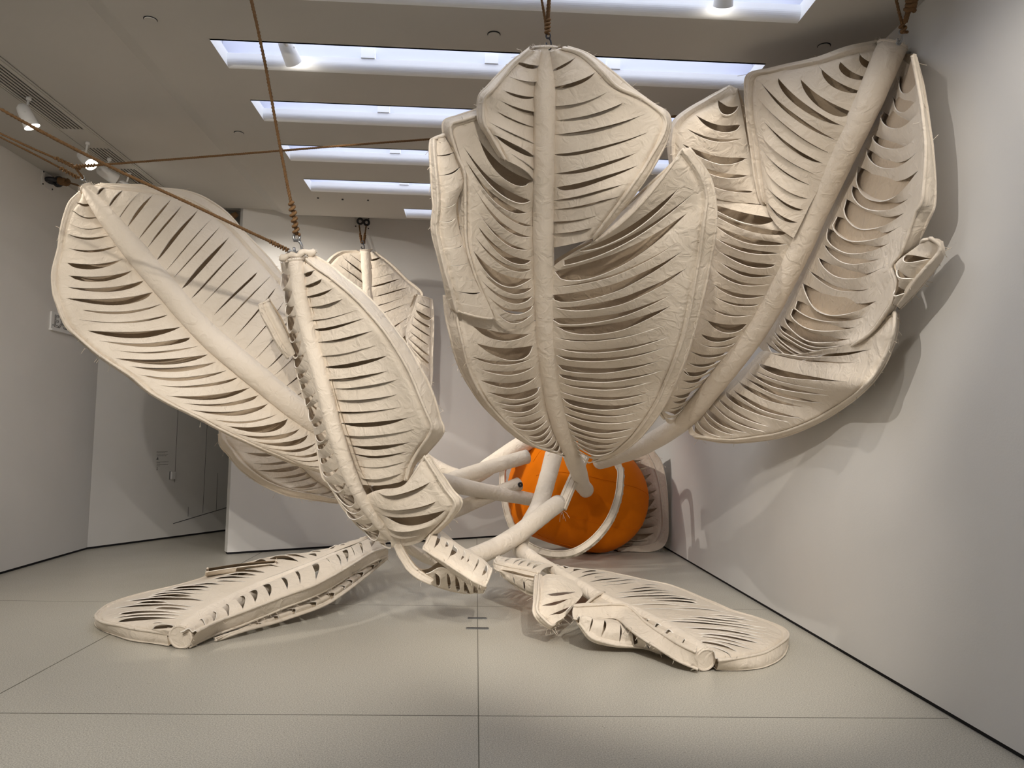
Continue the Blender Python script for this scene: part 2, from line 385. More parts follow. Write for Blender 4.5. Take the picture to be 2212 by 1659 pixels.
    for k in range(n):
        t0, t1 = tb[k], tb[k+1]
        top = slits[k-1] if k > 0 else None; bot = slits[k] if k < n-1 else None
        rows = 4; grid = []
        for r in range(rows+1):
            f = r/rows; t = t0+(t1-t0)*f; row = []
            nn = catmull(NN, t)
            for v in vs:
                p = pos(t, v); dn = pos(t1, v)-pos(t0, v) if (top or bot) else np.zeros(3); h = np.linalg.norm(dn)+1e-9
                he = min(h, 0.15)*(min(1.0, 2.2*wl/max(h, 1e-3)) if wl < h else 1.0)
                d_ = dn/h
                if top:
                    wv = wgt(top, v); q = 1-f
                    p = p+d_*he*top['a']*wv*q+nn*he*top['c']*wv*q*(0.42 if st < 0 else -0.28)
                if bot:
                    wv = wgt(bot, v)
                    p = p+nn*he*bot['c']*wv*f*(-0.22 if st < 0 else 0.50)-d_*he*0.10*bot['a']*wv*f
                if top and bot: p = p+d_*he*jit[k]*math.sin(math.pi*min(max((v-0.1)/0.8, 0), 1))
                row.append(vid(p))
            grid.append(row)
        for r in range(rows):
            for c in range(M):
                q = (grid[r][c], grid[r][c+1], grid[r+1][c+1], grid[r+1][c])
                if len(set(q)) == 4: b.f.append(q)
                elif len(set(q)) == 3:
                    s_ = []; [s_.append(x) for x in q if x not in s_]; b.f.append(tuple(s_))
    ob = b.build(name, M_CANVAS, root, True)
    so = ob.modifiers.new('cloth', 'SOLIDIFY'); so.thickness = 0.007; so.offset = 0; ob.data.materials.append(M_RIM); so.material_offset_rim = 1
    es = ob.modifiers.new('crisp_edges', 'EDGE_SPLIT'); es.split_angle = math.radians(48)
    # edge band between the two layers
    path = []
    nO = 10*K+1
    if cap0: path += [(0.0, v) for v in np.linspace(0.02, 0.97, 14)]
    path += [(K*i/(nO-1), 1.0) for i in range(nO)]
    if cap1: path += [(float(K), v) for v in np.linspace(0.97, 0.02, 14)]
    def bpos(t, v):
        i, o = catmull(I, t), catmull(B, t); wd = np.linalg.norm(catmull(O, t)-i)
        i = i-catmull(NN, t)*thick*0.9*min(1, wd/0.45)-(o-i)/(wd+0.05)*min(0.05, wd*0.3)
        p = i+(o-i)*v-catmull(NN, t)*bowb*min(1, wd/0.45)*math.sin(math.pi*v); return p+wob(p+1.3, 0.8)*min(1, v*6)*0.7
    fr = [pos(t, v) for t, v in path]; bk = [bpos(t, v) for t, v in path]
    cen = pos(K/2, 0.4)
    eb = MB(); rows = []
    for f_, b2 in zip(fr, bk):
        row = []
        for q in (0, 0.25, 0.5, 0.75, 1.0):
            p = f_+(b2-f_)*q; out = p-cen; out /= np.linalg.norm(out)+1e-9
            cr = nvec(WMID, p)[0]*0.006
            row.append(p+out*(0.012*math.sin(math.pi*q)+cr*math.sin(math.pi*q)))
        rows.append(row)
    m_ = len(rows[0])
    eb.add([p for r in rows for p in r], [(i*m_+c, i*m_+c+1, (i+1)*m_+c+1, (i+1)*m_+c) for i in range(len(rows)-1) for c in range(m_-1)])
    if pipe:
        wf = [p+wob(p*2.3, 0.25) for p in fr]; wb = [p+wob(p*2.3, 0.25) for p in bk]
        eb.tube(wf, pipe, 6); eb.tube(wb, pipe, 6)
        threads(eb, wb, fray, rnd); threads(eb, wf, fray//3, rnd, 0.035)
    eb.build('edge_band', M_CANVAS, ob, True)
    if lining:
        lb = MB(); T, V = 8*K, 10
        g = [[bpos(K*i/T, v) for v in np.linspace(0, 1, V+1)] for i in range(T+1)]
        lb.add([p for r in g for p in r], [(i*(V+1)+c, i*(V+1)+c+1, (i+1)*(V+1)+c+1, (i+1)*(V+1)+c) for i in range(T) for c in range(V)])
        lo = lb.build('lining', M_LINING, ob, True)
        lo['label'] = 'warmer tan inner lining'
    return ob
def quill(root, stations, k=60, n=20, creases=0.0035, fringe=False, cap=True):
    """stations: (px, py, depth, radius)"""
    P = [at(*s[:3]) for s in stations]; Rr = [s[3] for s in stations]
    pts = spline(P, k); rr = [float(catmull(np.array(Rr)[:, None], (len(Rr)-1)*i/(k-1))[0]) for i in range(k)]
    # rounded end where it meets the nose
    b = MB(); b.tube(pts, rr, n, caps=True)
    for i, v in enumerate(b.v):
        d = nvec(WHIGH, v)*creases*0.5+nvec(WMID, v)*creases*0.5; b.v[i] = (v[0]+d[0], v[1]+d[1], v[2]+d[2])
    o = b.build('quill', M_QUILL, root, True)
    e = MB(); p0, p1 = np.array(pts[0]), np.array(pts[1]); t = (p0-p1)/np.linalg.norm(p0-p1)
    if cap:
        c = MB(); c.tube([p0+t*0.002, p0+t*0.008], [rr[0]*0.9, rr[0]*0.9], 28)
        c.torus(p0+t*0.004, t, rr[0]*0.95, 0.011, 30, 6)
        rnd = random.Random(3)
        a = np.cross(t, [0.3, 0.5, 0.81]); a /= np.linalg.norm(a); bb = np.cross(t, a)
        for _ in range(46):
            an = rnd.uniform(0, 6.28); d = math.cos(an)*a+math.sin(an)*bb
            p = p0+d*rr[0]; c.tube([p, p+(d*rnd.uniform(0.01, 0.03)+t*rnd.uniform(-0.005, 0.03))], 0.0011, 3, caps=False)
        c.build('end_cap', M_QUILL, o)['label'] = 'round stitched end cap'
    return o
def feather(loc, label): return thing('canvas_feather', loc, label, 'feather', 'giant canvas feathers of the shuttlecock')

def prs(rows, dz=None):
    out = []
    for r in rows:
        out.append(tuple(tuple(r[i:i+3]) for i in range(0, len(r), 3)))
    return out

# ---- feather hanging top centre
f4 = feather(at(1178, 104, 5.0), 'tall off-white canvas feather hanging at top centre from a hook, straight vertical quill')
quill(f4, [(1178, 104, 5.06, .080), (1177, 200, 5.18, .080), (1175, 320, 5.45, .080), (1174, 440, 5.75, .080), (1174, 560, 6.1, .083), (1177, 680, 6.5, .086), (1185, 790, 6.95, .088),
           (1203, 890, 7.5, .092), (1232, 975, 8.2, .098), (1250, 1020, 8.9, .10), (1256, 1045, 9.5, .10), (1266, 1058, 9.9, .10)], k=80)
vane(f4, prs([(1202, 104, 5.0, 1218, 101, 4.95, 1224, 101, 5.0), (1202, 145, 5.08, 1258, 112, 4.95, 1268, 117, 5.0), (1202, 186, 5.16, 1300, 150, 4.95, 1318, 152, 5.0),
     (1202, 221, 5.24, 1332, 183, 5.0, 1368, 192, 5.03), (1202, 258, 5.32, 1380, 208, 5.02, 1410, 222, 5.05), (1202, 300, 5.4, 1432, 249, 5.05, 1446, 249, 5.08),
     (1202, 350, 5.52, 1431, 290, 5.1, 1442, 300, 5.14), (1202, 400, 5.65, 1400, 348, 5.2, 1412, 362, 5.24), (1202, 440, 5.75, 1362, 405, 5.3, 1374, 418, 5.35),
     (1202, 480, 5.87, 1322, 460, 5.5, 1330, 470, 5.55), (1204, 530, 6.0, 1280, 515, 5.7, 1284, 520, 5.75)]), 13, bow=0.05, sag=0.0, opening=0.2, flare=0.35, seed=4, st=1,
     wide={6: .22, 7: .3, 8: .45, 3: .15}, v1=0.93)
vane(f4, prs([(1286, 516, 5.72, 1473, 326, 5.0, 1492, 322, 5.02), (1248, 540, 5.9, 1512, 378, 5.1, 1535, 385, 5.14), (1204, 575, 6.1, 1527, 425, 5.2, 1549, 448, 5.24),
     (1203, 610, 6.2, 1522, 482, 5.3, 1548, 500, 5.34), (1202, 655, 6.33, 1512, 560, 5.5, 1536, 572, 5.54), (1202, 700, 6.5, 1498, 640, 5.7, 1519, 648, 5.74),
     (1204, 745, 6.65, 1482, 715, 5.95, 1498, 722, 6.0), (1209, 790, 6.9, 1462, 775, 6.2, 1478, 785, 6.25), (1215, 835, 7.1, 1438, 830, 6.5, 1452, 842, 6.55),
     (1224, 880, 7.35, 1408, 890, 6.8, 1420, 898, 6.85), (1236, 930, 7.7, 1365, 945, 7.2, 1374, 952, 7.25), (1250, 968, 8.05, 1318, 982, 7.7, 1322, 988, 7.75),
     (1258, 985, 8.2, 1280, 994, 8.0, 1284, 998, 8.05)]), 26, bow=-0.04, sag=0.10, opening=0.42, flare=0.4, seed=9, peak=0.33, cap0=True,
     wide={1: .6, 3: .85, 2: .5, 5: .6}, v1=0.94, v0=0.03)
vane(f4, prs([(1152, 106, 5.0, 1146, 106, 4.98), (1151, 144, 5.08, 1112, 138, 5.0), (1151, 181, 5.16, 1085, 172, 5.0), (1151, 216, 5.24, 1064, 196, 5.0), (1151, 251, 5.32, 1048, 213, 5.03),
     (1151, 284, 5.4, 1044, 236, 5.08), (1150, 318, 5.45, 1048, 268, 5.12), (1150, 352, 5.55, 1068, 300, 5.2), (1150, 385, 5.62, 1095, 345, 5.3)]), 9, bow=0.06, sag=0, opening=0.15, flare=0.3, seed=12, st=1,
     thick=0.07, wide={7: .4}, cap1=False)
vane(f4, prs([(1150, 352, 5.58, 1045, 247, 5.22), (1150, 385, 5.62, 1001, 262, 5.2), (1150, 415, 5.7, 974, 272, 5.18), (1149, 440, 5.78, 974, 296, 5.2), (1149, 475, 5.88, 988, 338, 5.28),
     (1149, 505, 5.95, 1003, 375, 5.35), (1149, 535, 6.03, 1005, 420, 5.45), (1149, 565, 6.12, 1006, 470, 5.55), (1150, 595, 6.2, 1008, 530, 5.65), (1150, 625, 6.27, 1022, 580, 5.75),
     (1151, 655, 6.38, 1042, 630, 5.9), (1151, 685, 6.48, 1066, 684, 6.1)]), 14, bow=-0.02, sag=0.10, opening=0.6, flare=0.45, seed=21, cap0=True, cap1=False, peak=0.4, wide={9: .9, 10: .5, 1: .5, 2: .55})
vane(f4, prs([(957, 293, 5.25, 934, 303, 5.2), (975, 320, 5.3, 935, 325, 5.2), (992, 352, 5.36, 940, 372, 5.25), (1003, 393, 5.42, 944, 425, 5.35), (985, 440, 5.5, 944, 452, 5.4), (990, 490, 5.6, 941, 500, 5.5),
     (1008, 548, 5.7, 953, 556, 5.6), (1032, 610, 5.85, 968, 612, 5.7), (1056, 660, 6.0, 978, 650, 5.8), (1068, 688, 6.1, 985, 672, 5.86)]), 12, bow=0.03, sag=0.0, opening=0.04, flare=0.1, seed=5, short=False, tuck=0.0, thick=0.08, cap0=True, cap1=True)
vane(f4, prs([(1151, 690, 6.5, 983, 648, 5.9), (1152, 715, 6.58, 987, 690, 5.95), (1153, 745, 6.68, 996, 735, 6.0), (1156, 775, 6.8, 1005, 775, 6.1), (1160, 808, 6.95, 1020, 814, 6.25), (1165, 840, 7.1, 1040, 850, 6.4),
     (1172, 870, 7.3, 1066, 885, 6.65), (1182, 900, 7.5, 1100, 918, 6.95), (1195, 932, 7.75, 1150, 957, 7.4), (1212, 965, 8.0, 1198, 976, 7.85), (1225, 980, 8.2, 1218, 982, 8.1)]), 19, bow=0.0, sag=0.05, opening=0.4, flare=0.4, seed=33, peak=0.5, wide={2: .9, 3: .25})

# ---- feather hanging at the right against the wall
f5 = feather(at(1925, 98, 4.75), 'wide off-white canvas feather at right against wall, slanting quill, deeply torn left notch')
quill(f5, [(1927, 100, 4.88, .098), (1893, 180, 4.96, .096), (1857, 261, 5.12, .096), (1812, 352, 5.4, .096), (1768, 443, 5.7, .096), (1721, 549, 6.0, .096), (1646, 694, 6.5, .096), (1556, 816, 7.0, .097),
           (1480, 905, 7.6, .098), (1400, 958, 8.3, .100), (1340, 983, 8.9, .098), (1295, 998, 9.5, .09)], k=80)
vane(f5, prs([(1893, 94, 4.93, 1888, 93, 4.93, 1890, 90, 4.95), (1878, 140, 4.97, 1828, 107, 4.95, 1828, 102, 4.97), (1860, 180, 5.0, 1768, 129, 5.08, 1766, 124, 5.1), (1838, 225, 5.08, 1715, 142, 5.2, 1712, 137, 5.22), (1818, 265, 5.15, 1664, 154, 5.3, 1660, 149, 5.32),
     (1802, 297, 5.25, 1624, 163, 5.4, 1616, 160, 5.44), (1785, 330, 5.35, 1616, 200, 5.5, 1610, 200, 5.54), (1768, 362, 5.45, 1620, 255, 5.6, 1614, 260, 5.64), (1750, 400, 5.57, 1628, 312, 5.72, 1622, 320, 5.76), (1732, 435, 5.67, 1636, 370, 5.82, 1630, 380, 5.86),
     (1715, 472, 5.77, 1644, 420, 5.9, 1640, 428, 5.94), (1702, 500, 5.85, 1650, 440, 5.93, 1648, 446, 5.97)]), 14, bow=0.03, sag=0.03, opening=0.33, flare=0.35, seed=41, tuck=0.07, st=1, wide={4: .7, 5: .5, 6: .35, 3: .25})
vane(f5, prs([(1592, 192, 5.6, 1578, 187, 5.62, 1576, 184, 5.66), (1602, 240, 5.68, 1530, 216, 5.72, 1527, 212, 5.76), (1611, 290, 5.76, 1466, 258, 5.8, 1462, 255, 5.84), (1622, 345, 5.86, 1450, 300, 5.86, 1446, 300, 5.9), (1634, 400, 5.93, 1452, 350, 5.95, 1448, 350, 6.0),
     (1648, 442, 5.97, 1462, 395, 6.05, 1458, 395, 6.1)]), 7, bow=0.03, sag=0.05, opening=0.4, flare=0.5, seed=43, tuck=0.0, cap0=True, v0=0.05)
vane(f5, prs([(1650, 443, 5.95, 1462, 396, 6.06), (1698, 505, 5.9, 1480, 440, 6.15), (1686, 540, 6.0, 1500, 490, 6.2), (1668, 580, 6.12, 1520, 540, 6.3), (1650, 622, 6.28, 1522, 590, 6.4), (1628, 664, 6.42, 1512, 640, 6.5), (1603, 702, 6.55, 1498, 690, 6.6), (1575, 742, 6.7, 1484, 738, 6.7),
     (1545, 780, 6.88, 1468, 786, 6.85), (1515, 820, 7.08, 1450, 835, 7.0), (1488, 855, 7.3, 1432, 870, 7.2), (1468, 880, 7.45, 1424, 888, 7.35), (1452, 905, 7.6, 1436, 905, 7.5)]), 24, bow=0.0, sag=0.05, opening=0.4, flare=0.3, seed=47, tuck=0.08, peak=0.4, wide={1: .8, 2: .4}, v1=0.86)
W1, W2 = -2.56, -2.64
vane(f5, prs([(1963, 114, 4.92, 1970, 116, -2.52, 1975, 116, -2.54), (1938, 165, 4.98, 1981, 172, W1, 1990, 168, W2), (1915, 215, 5.05, 1988, 217, W1, 1999, 225, W2), (1893, 260, 5.12, 1993, 262, W1, 2006, 275, W2), (1876, 300, 5.22, 1996, 303, W1, 2012, 320, W2),
     (1858, 338, 5.35, 1997, 345, W1, 2016, 368, W2), (1842, 372, 5.45, 1996, 390, W1, 2018, 410, W2), (1825, 408, 5.55, 1993, 438, W1, 2016, 447, W2), (1805, 448, 5.7, 1977, 470, W1, 2002, 480, W2), (1785, 488, 5.82, 1962, 515, W1, 1986, 515, W2),
     (1768, 525, 5.92, 1948, 552, W1, 1968, 546, W2), (1756, 552, 6.0, 1927, 582, W1, 1935, 585, W2), (1742, 580, 6.1, 1935, 612, W1, 1945, 615, W2), (1728, 610, 6.2, 1930, 650, W1, 1936, 655, W2), (1712, 640, 6.32, 1916, 675, W1, 1922, 680, W2),
     (1697, 668, 6.42, 1886, 715, W1, 1891, 718, W2), (1680, 698, 6.55, 1846, 745, W1, 1851, 748, W2), (1664, 728, 6.68, 1800, 772, 5.85, 1804, 776, 5.95), (1650, 750, 6.8, 1757, 790, 6.1, 1759, 793, 6.2)]), 24, bow=-0.03, sag=0.12, opening=0.55, flare=0.75, seed=51, bowb=-0.03, tuck=0.11, peak=0.35,
     wide={1: .1, 2: .1, 3: .12, 4: .15, 5: .3, 6: 1.0, 7: .7, 8: .9, 9: .8, 14: .9, 15: .8}, M=30, thick=0.08)
vane(f5, prs([(1990, 532, -2.62, 2012, 521, -2.6, 2032, 524, -2.7), (1965, 545, -2.58, 2030, 545, -2.64, 2034, 556, -2.72), (1935, 572, -2.55, 1990, 594, -2.6, 1998, 606, -2.7), (1940, 610, -2.55, 1962, 632, -2.6, 1970, 640, -2.7), (1926, 660, -2.56, 1938, 664, -2.6, 1942, 668, -2.7)]), 4, bow=0.02, sag=0, opening=0.3, seed=3, tuck=0.0, cap0=True, thick=0.08, fray=14)
vane(f5, prs([(1760, 790, 6.1, 1932, 678, -2.6, 1938, 680, -2.7), (1715, 782, 6.3, 1930, 712, -2.58, 1936, 715, -2.68), (1680, 765, 6.55, 1918, 750, -2.58, 1926, 752, -2.68), (1655, 760, 6.75, 1895, 795, -2.56, 1904, 798, -2.66), (1632, 785, 6.85, 1860, 838, -2.52, 1868, 842, -2.62), (1606, 812, 7.0, 1805, 880, 5.6, 1812, 886, 5.7),
     (1580, 835, 7.1, 1750, 912, 5.95, 1754, 918, 6.05), (1556, 855, 7.2, 1700, 932, 6.3, 1702, 938, 6.4), (1532, 880, 7.35, 1640, 945, 6.7, 1642, 950, 6.8), (1512, 900, 7.5, 1570, 950, 7.1, 1570, 954, 7.2), (1495, 920, 7.6, 1500, 942, 7.45, 1500, 946, 7.55)]), 17, bow=0.03, sag=0.04, opening=0.38, flare=0.5, seed=57, bowb=-0.02, tuck=0.11, cap0=True, wide={2: .8, 4: .5, 6: .5, 9: .5})

# ---- feather hanging at the left
f1 = feather(at(190, 408, 7.0), 'broad off-white canvas feather hanging at left, thick diagonal quill running down right')
quill(f1, [(188, 406, 7.0, .050), (212, 440, 6.97, .075), (242, 478, 6.94, .092), (295, 545, 6.9, .103), (370, 633, 6.88, .104), (450, 722, 6.88, .104), (555, 812, 6.95, .106), (666, 902, 7.2, .105),
           (760, 965, 7.7, .10), (860, 1010, 8.3, .10), (960, 1042, 8.9, .098), (1060, 1063, 9.5, .09), (1155, 1080, 10.05, .082)], k=80)
vane(f1, prs([(182, 412, 7.0, 176, 417, 6.98, 174, 414, 7.05), (196, 458, 6.98, 154, 441, 6.9, 151, 438, 7.0), (212, 488, 6.95, 141, 478, 6.85, 138, 476, 6.95), (230, 513, 6.93, 133, 510, 6.8, 130, 510, 6.92), (248, 537, 6.92, 129, 540, 6.78, 126, 540, 6.9), (270, 563, 6.9, 121, 573, 6.75, 118, 573, 6.87),
     (292, 590, 6.9, 117, 600, 6.73, 114, 600, 6.85), (320, 622, 6.88, 119, 634, 6.7, 116, 634, 6.83), (345, 650, 6.88, 127, 658, 6.68, 124, 660, 6.8), (370, 678, 6.87, 137, 685, 6.65, 134, 687, 6.78), (400, 708, 6.87, 154, 710, 6.63, 150, 713, 6.75), (437, 745, 6.88, 196, 749, 6.6, 193, 753, 6.73),
     (467, 773, 6.9, 236, 780, 6.6, 234, 784, 6.72), (497, 800, 6.92, 281, 810, 6.6, 280, 814, 6.72), (530, 828, 6.95, 320, 843, 6.6, 320, 847, 6.73), (565, 860, 7.0, 372, 872, 6.65, 372, 877, 6.77), (600, 890, 7.05, 432, 900, 6.7, 432, 905, 6.83), (645, 925, 7.15, 492, 932, 6.8, 492, 937, 6.93),
     (690, 960, 7.3, 562, 964, 6.95, 562, 969, 7.08), (735, 992, 7.5, 630, 995, 7.15, 630, 1000, 7.3), (770, 1015, 7.7, 700, 1018, 7.4, 700, 1022, 7.5)]), 32, bow=0.05, sag=0.07, opening=0.42, flare=0.12, seed=61, st=1, peak=0.5, M=30, wide={8: .35, 9: .4, 12: .45, 1: .08, 2: .1, 3: .12, 4: .1, 5: .1})
vane(f1, prs([(203, 410, 7.0, 214, 402, 7.0, 216, 397, 7.0), (232, 442, 6.97, 258, 408, 7.0, 262, 400, 7.05), (258, 472, 6.93, 306, 412, 7.02, 310, 402, 7.08), (283, 503, 6.9, 352, 418, 7.05, 356, 408, 7.1), (310, 532, 6.9, 398, 428, 7.08, 403, 414, 7.14), (340, 562, 6.88, 438, 446, 7.1, 446, 430, 7.16),
     (370, 595, 6.87, 480, 474, 7.12, 488, 458, 7.18), (402, 630, 6.87, 516, 508, 7.14, 524, 498, 7.2), (435, 664, 6.87, 552, 548, 7.16, 562, 538, 7.22), (470, 700, 6.88, 585, 585, 7.18, 594, 576, 7.24), (505, 735, 6.9, 608, 612, 7.2, 614, 606, 7.26), (540, 768, 6.93, 630, 655, 7.22, 634, 652, 7.28),
     (575, 800, 6.97, 650, 715, 7.25, 654, 712, 7.3), (612, 835, 7.05, 668, 775, 7.3, 672, 772, 7.36), (650, 868, 7.15, 690, 835, 7.35, 694, 832, 7.4), (690, 905, 7.3, 715, 890, 7.4, 718, 888, 7.45)]), 24, bow=0.06, sag=0.0, opening=0.13, flare=0.2, seed=67, st=1, M=26, peak=0.5, v1=0.95)

# ---- lower feather behind the left one
f8 = feather(at(690, 1040, 8.2), 'half-hidden off-white canvas feather beneath the broad left feather, above the low wall corner')
quill(f8, [(560, 930, 8.3, .05), (640, 985, 8.2, .055), (700, 1035, 8.2, .06), (780, 1075, 8.4, .07), (870, 1075, 8.9, .085), (965, 1040, 9.4, .093), (1050, 1012, 9.65, .09), (1138, 986, 9.95, .092)], k=60)
vane(f8, prs([(570, 935, 8.3, 476, 922, 8.1), (592, 953, 8.28, 480, 948, 8.05), (612, 970, 8.25, 496, 968, 8.05), (636, 990, 8.22, 522, 1000, 8.0), (656, 1005, 8.2, 548, 1022, 8.0), (675, 1022, 8.2, 580, 1042, 8.0), (696, 1040, 8.2, 625, 1059, 8.0), (720, 1056, 8.25, 680, 1071, 8.1), (748, 1070, 8.3, 738, 1082, 8.2)]),
     12, bow=0.02, sag=0.03, opening=0.42, flare=0.4, seed=71, v0=0.2, wide={4: .5, 5: .5, 6: .5})

# ---- feather hanging front left of centre
f2 = feather(at(642, 562, 5.9), 'narrow off-white canvas feather hanging left of centre, curving down to a torn tip above floor')
quill(f2, [(640, 563, 5.9, .060), (646, 610, 5.92, .060), (652, 655, 5.95, .061), (668, 720, 6.0, .063), (686, 785, 6.03, .064), (706, 860, 6.08, .064), (728, 945, 6.15, .062), (756, 1026, 6.25, .058), (790, 1090, 6.4, .050), (835, 1148, 6.6, .042),
           (880, 1182, 6.85, .042), (930, 1206, 7.1, .06), (985, 1212, 7.3, .085), (1050, 1192, 7.6, .092), (1110, 1160, 8.0, .097), (1165, 1118, 8.4, .100), (1206, 1087, 8.9, .100)], k=110)
vane(f2, prs([(656, 562, 5.88, 660, 558, 5.85, 680, 553, 5.9), (661, 590, 5.9, 688, 581, 5.78, 715, 574, 5.9), (664, 620, 5.92, 714, 600, 5.72, 742, 597, 5.88), (668, 652, 5.95, 752, 632, 5.68, 785, 632, 5.85), (676, 692, 5.98, 790, 670, 5.65, 828, 677, 5.83), (686, 740, 6.0, 826, 712, 5.62, 862, 724, 5.8),
     (696, 778, 6.03, 850, 747, 5.62, 884, 753, 5.8), (706, 810, 6.05, 872, 784, 5.63, 908, 798, 5.8), (718, 842, 6.07, 888, 816, 5.65, 923, 828, 5.83), (728, 872, 6.1, 904, 855, 5.68, 938, 865, 5.86), (738, 912, 6.13, 921, 895, 5.72, 948, 902, 5.9), (750, 948, 6.18, 932, 930, 5.78, 955, 932, 5.93),
     (764, 980, 6.22, 905, 972, 5.95, 925, 972, 6.05), (778, 1012, 6.27, 890, 1000, 6.05, 896, 1000, 6.15), (790, 1045, 6.33, 878, 1038, 6.15, 882, 1036, 6.25)]), 20, bow=0.02, sag=0.01, opening=0.2, flare=0.42, seed=81, st=1, peak=0.35, wide={1: .25, 2: .3, 14: .35, 16: .45, 17: .3}, M=28)
vane(f2, prs([(876, 1044, 6.15, 916, 987, 5.95, 925, 982, 6.0), (830, 1055, 6.25, 940, 1024, 5.95, 950, 1020, 6.02), (800, 1075, 6.35, 960, 1058, 5.97, 972, 1055, 6.05), (812, 1100, 6.42, 980, 1090, 6.0, 993, 1083, 6.08), (824, 1120, 6.5, 968, 1116, 6.1, 976, 1114, 6.18), (838, 1142, 6.58, 946, 1140, 6.25, 950, 1142, 6.32), (850, 1165, 6.7, 920, 1165, 6.4, 922, 1168, 6.5)]), 6, bow=0.03, sag=0.03, opening=0.25,
     flare=0.5, seed=83, st=1, cap0=True, v0=0.12, wide={1: .25, 2: .35, 3: .9, 4: .5, 5: .4})
vane(f2, prs([(934, 1140, 6.5, 915, 1185, 6.15, 925, 1195, 6.3), (955, 1148, 6.5, 938, 1202, 6.15, 945, 1212, 6.3), (990, 1176, 6.5, 970, 1222, 6.15, 975, 1234, 6.3), (1022, 1196, 6.5, 1000, 1243, 6.15, 1004, 1254, 6.3), (1045, 1210, 6.5, 1022, 1258, 6.15, 1024, 1266, 6.3), (1060, 1226, 6.5, 1043, 1268, 6.2, 1045, 1273, 6.3)]), 8, bow=0.02, sag=0, opening=0.4, flare=0.2, seed=85, short=True, tuck=0.0, cap0=True, cap1=True, v0=0.15, v1=0.75, fray=40)
vane(f2, prs([(900, 1238, 6.3, 905, 1246, 6.55), (925, 1238, 6.3, 928, 1260, 6.6), (950, 1226, 6.28, 955, 1272, 6.62), (978, 1232, 6.28, 985, 1280, 6.62), (1008, 1252, 6.28, 1012, 1282, 6.6), (1042, 1268, 6.28, 1046, 1274, 6.5)]), 7, bow=0.04, sag=0, opening=0.45, flare=0.4, seed=87, tuck=0.0, thick=0.05, fray=10)
vane(f2, prs([(864, 1172, 6.6, 852, 1178, 6.6), (880, 1200, 6.4, 866, 1205, 6.4), (896, 1222, 6.3, 884, 1232, 6.3), (915, 1238, 6.27, 908, 1250, 6.27), (935, 1250, 6.3, 930, 1262, 6.3)]), 2, bow=0.01, sag=0, opening=0.05, flare=0.1, seed=88, tuck=0.0, thick=0.04, fray=6, name='strap')
vane(f2, prs([(624, 562, 5.92, 606, 560, 6.3), (631, 605, 5.95, 610, 600, 6.35), (636, 650, 5.97, 615, 645, 6.4), (648, 700, 6.0, 618, 700, 6.5), (664, 762, 6.03, 632, 775, 6.55), (678, 815, 6.06, 645, 830, 6.6), (692, 868, 6.1, 662, 885, 6.65), (708, 920, 6.13, 676, 935, 6.7), (724, 970, 6.18, 685, 985, 6.7), (740, 1020, 6.25, 694, 1030, 6.7),
     (765, 1066, 6.35, 710, 1050, 6.7), (792, 1108, 6.45, 742, 1100, 6.7), (822, 1142, 6.6, 780, 1142, 6.75), (852, 1174, 6.7, 825, 1168, 6.8)]), 24, bow=0.03, sag=0.02, opening=0.7, flare=0.5, seed=89, thick=0.12, bowb=0.1, v0=0.12, v1=0.92, fray=60)
vane(f2, prs([(580, 648, 6.3, 558, 656, 6.25, 562, 662, 6.35), (592, 668, 6.3, 564, 676, 6.25, 567, 682, 6.35), (606, 692, 6.32, 580, 706, 6.27, 582, 712, 6.37), (620, 722, 6.35, 598, 740, 6.3, 600, 746, 6.4), (636, 760, 6.4, 620, 772, 6.38, 622, 776, 6.45)]), 1, bow=0.03, opening=0.0, sag=0, seed=90, tuck=0.0, cap0=True, thick=0.08, fray=20)
# crumpled cloth at its hook
b = MB(); rn = random.Random(5)
ring = [at(607+4*i, 556-0.8*i+3*math.sin(i*0.9), 5.87) for i in range(19)]
b.tube([p+wob(p*3, 0.5) for p in ring], [0.026+0.005*math.sin(i*1.3) for i in range(len(ring))], 8); threads(b, ring, 40, rn)
b.build('gathered_cloth', M_CANVAS, f2, True)

# ---- feather hanging on the back wall
f3 = feather(at(790, 545, 10.55), 'small-looking off-white canvas feather hanging flat on the back wall under two short ropes')
quill(f3, [(790, 541, 10.55, .075), (792, 580, 10.6, .075), (795, 640, 10.65, .075), (800, 720, 10.65, .075), (815, 820, 10.6, .078), (860, 930, 10.6, .085), (930, 1000, 10.6, .09), (1010, 1032, 10.5, .10), (1060, 1005, 10.5, .12), (1110, 972, 10.5, .125), (1150, 948, 10.5, .12), (1190, 945, 10.6, .11)], k=70)
vane(f3, prs([(803, 543, 10.55, 810, 542, 10.55), (804, 585, 10.6, 848, 572, 10.6), (805, 625, 10.62, 882, 605, 10.7), (806, 665, 10.65, 912, 632, 10.75), (812, 700, 10.65, 905, 655, 10.75), (830, 730, 10.65, 895, 685, 10.72), (855, 745, 10.65, 882, 720, 10.7)]), 11, bow=0.05, sag=0, opening=0.12, flare=0.4, seed=91, thick=0.08)
vane(f3, prs([(912, 640, 10.72, 934, 646, 10.8), (902, 672, 10.7, 936, 690, 10.8), (890, 705, 10.68, 936, 735, 10.8), (885, 735, 10.66, 935, 775, 10.8), (900, 775, 10.65, 934, 812, 10.8), (925, 830, 10.65, 931, 845, 10.75)]), 11, bow=0.02, sag=0, opening=0.4, flare=0.5, seed=92, thick=0.08, cap0=True)
vane(f3, prs([(778, 543, 10.55, 772, 540, 10.55), (779, 575, 10.6, 735, 543, 10.5), (780, 610, 10.62, 710, 560, 10.45), (781, 650, 10.62, 695, 590, 10.4), (784, 700, 10.6, 690, 640, 10.35), (790, 760, 10.6, 695, 720, 10.3)]), 12, bow=0.04, sag=0, opening=0.25, flare=0.4, seed=93, thick=0.08, peak=0.2)

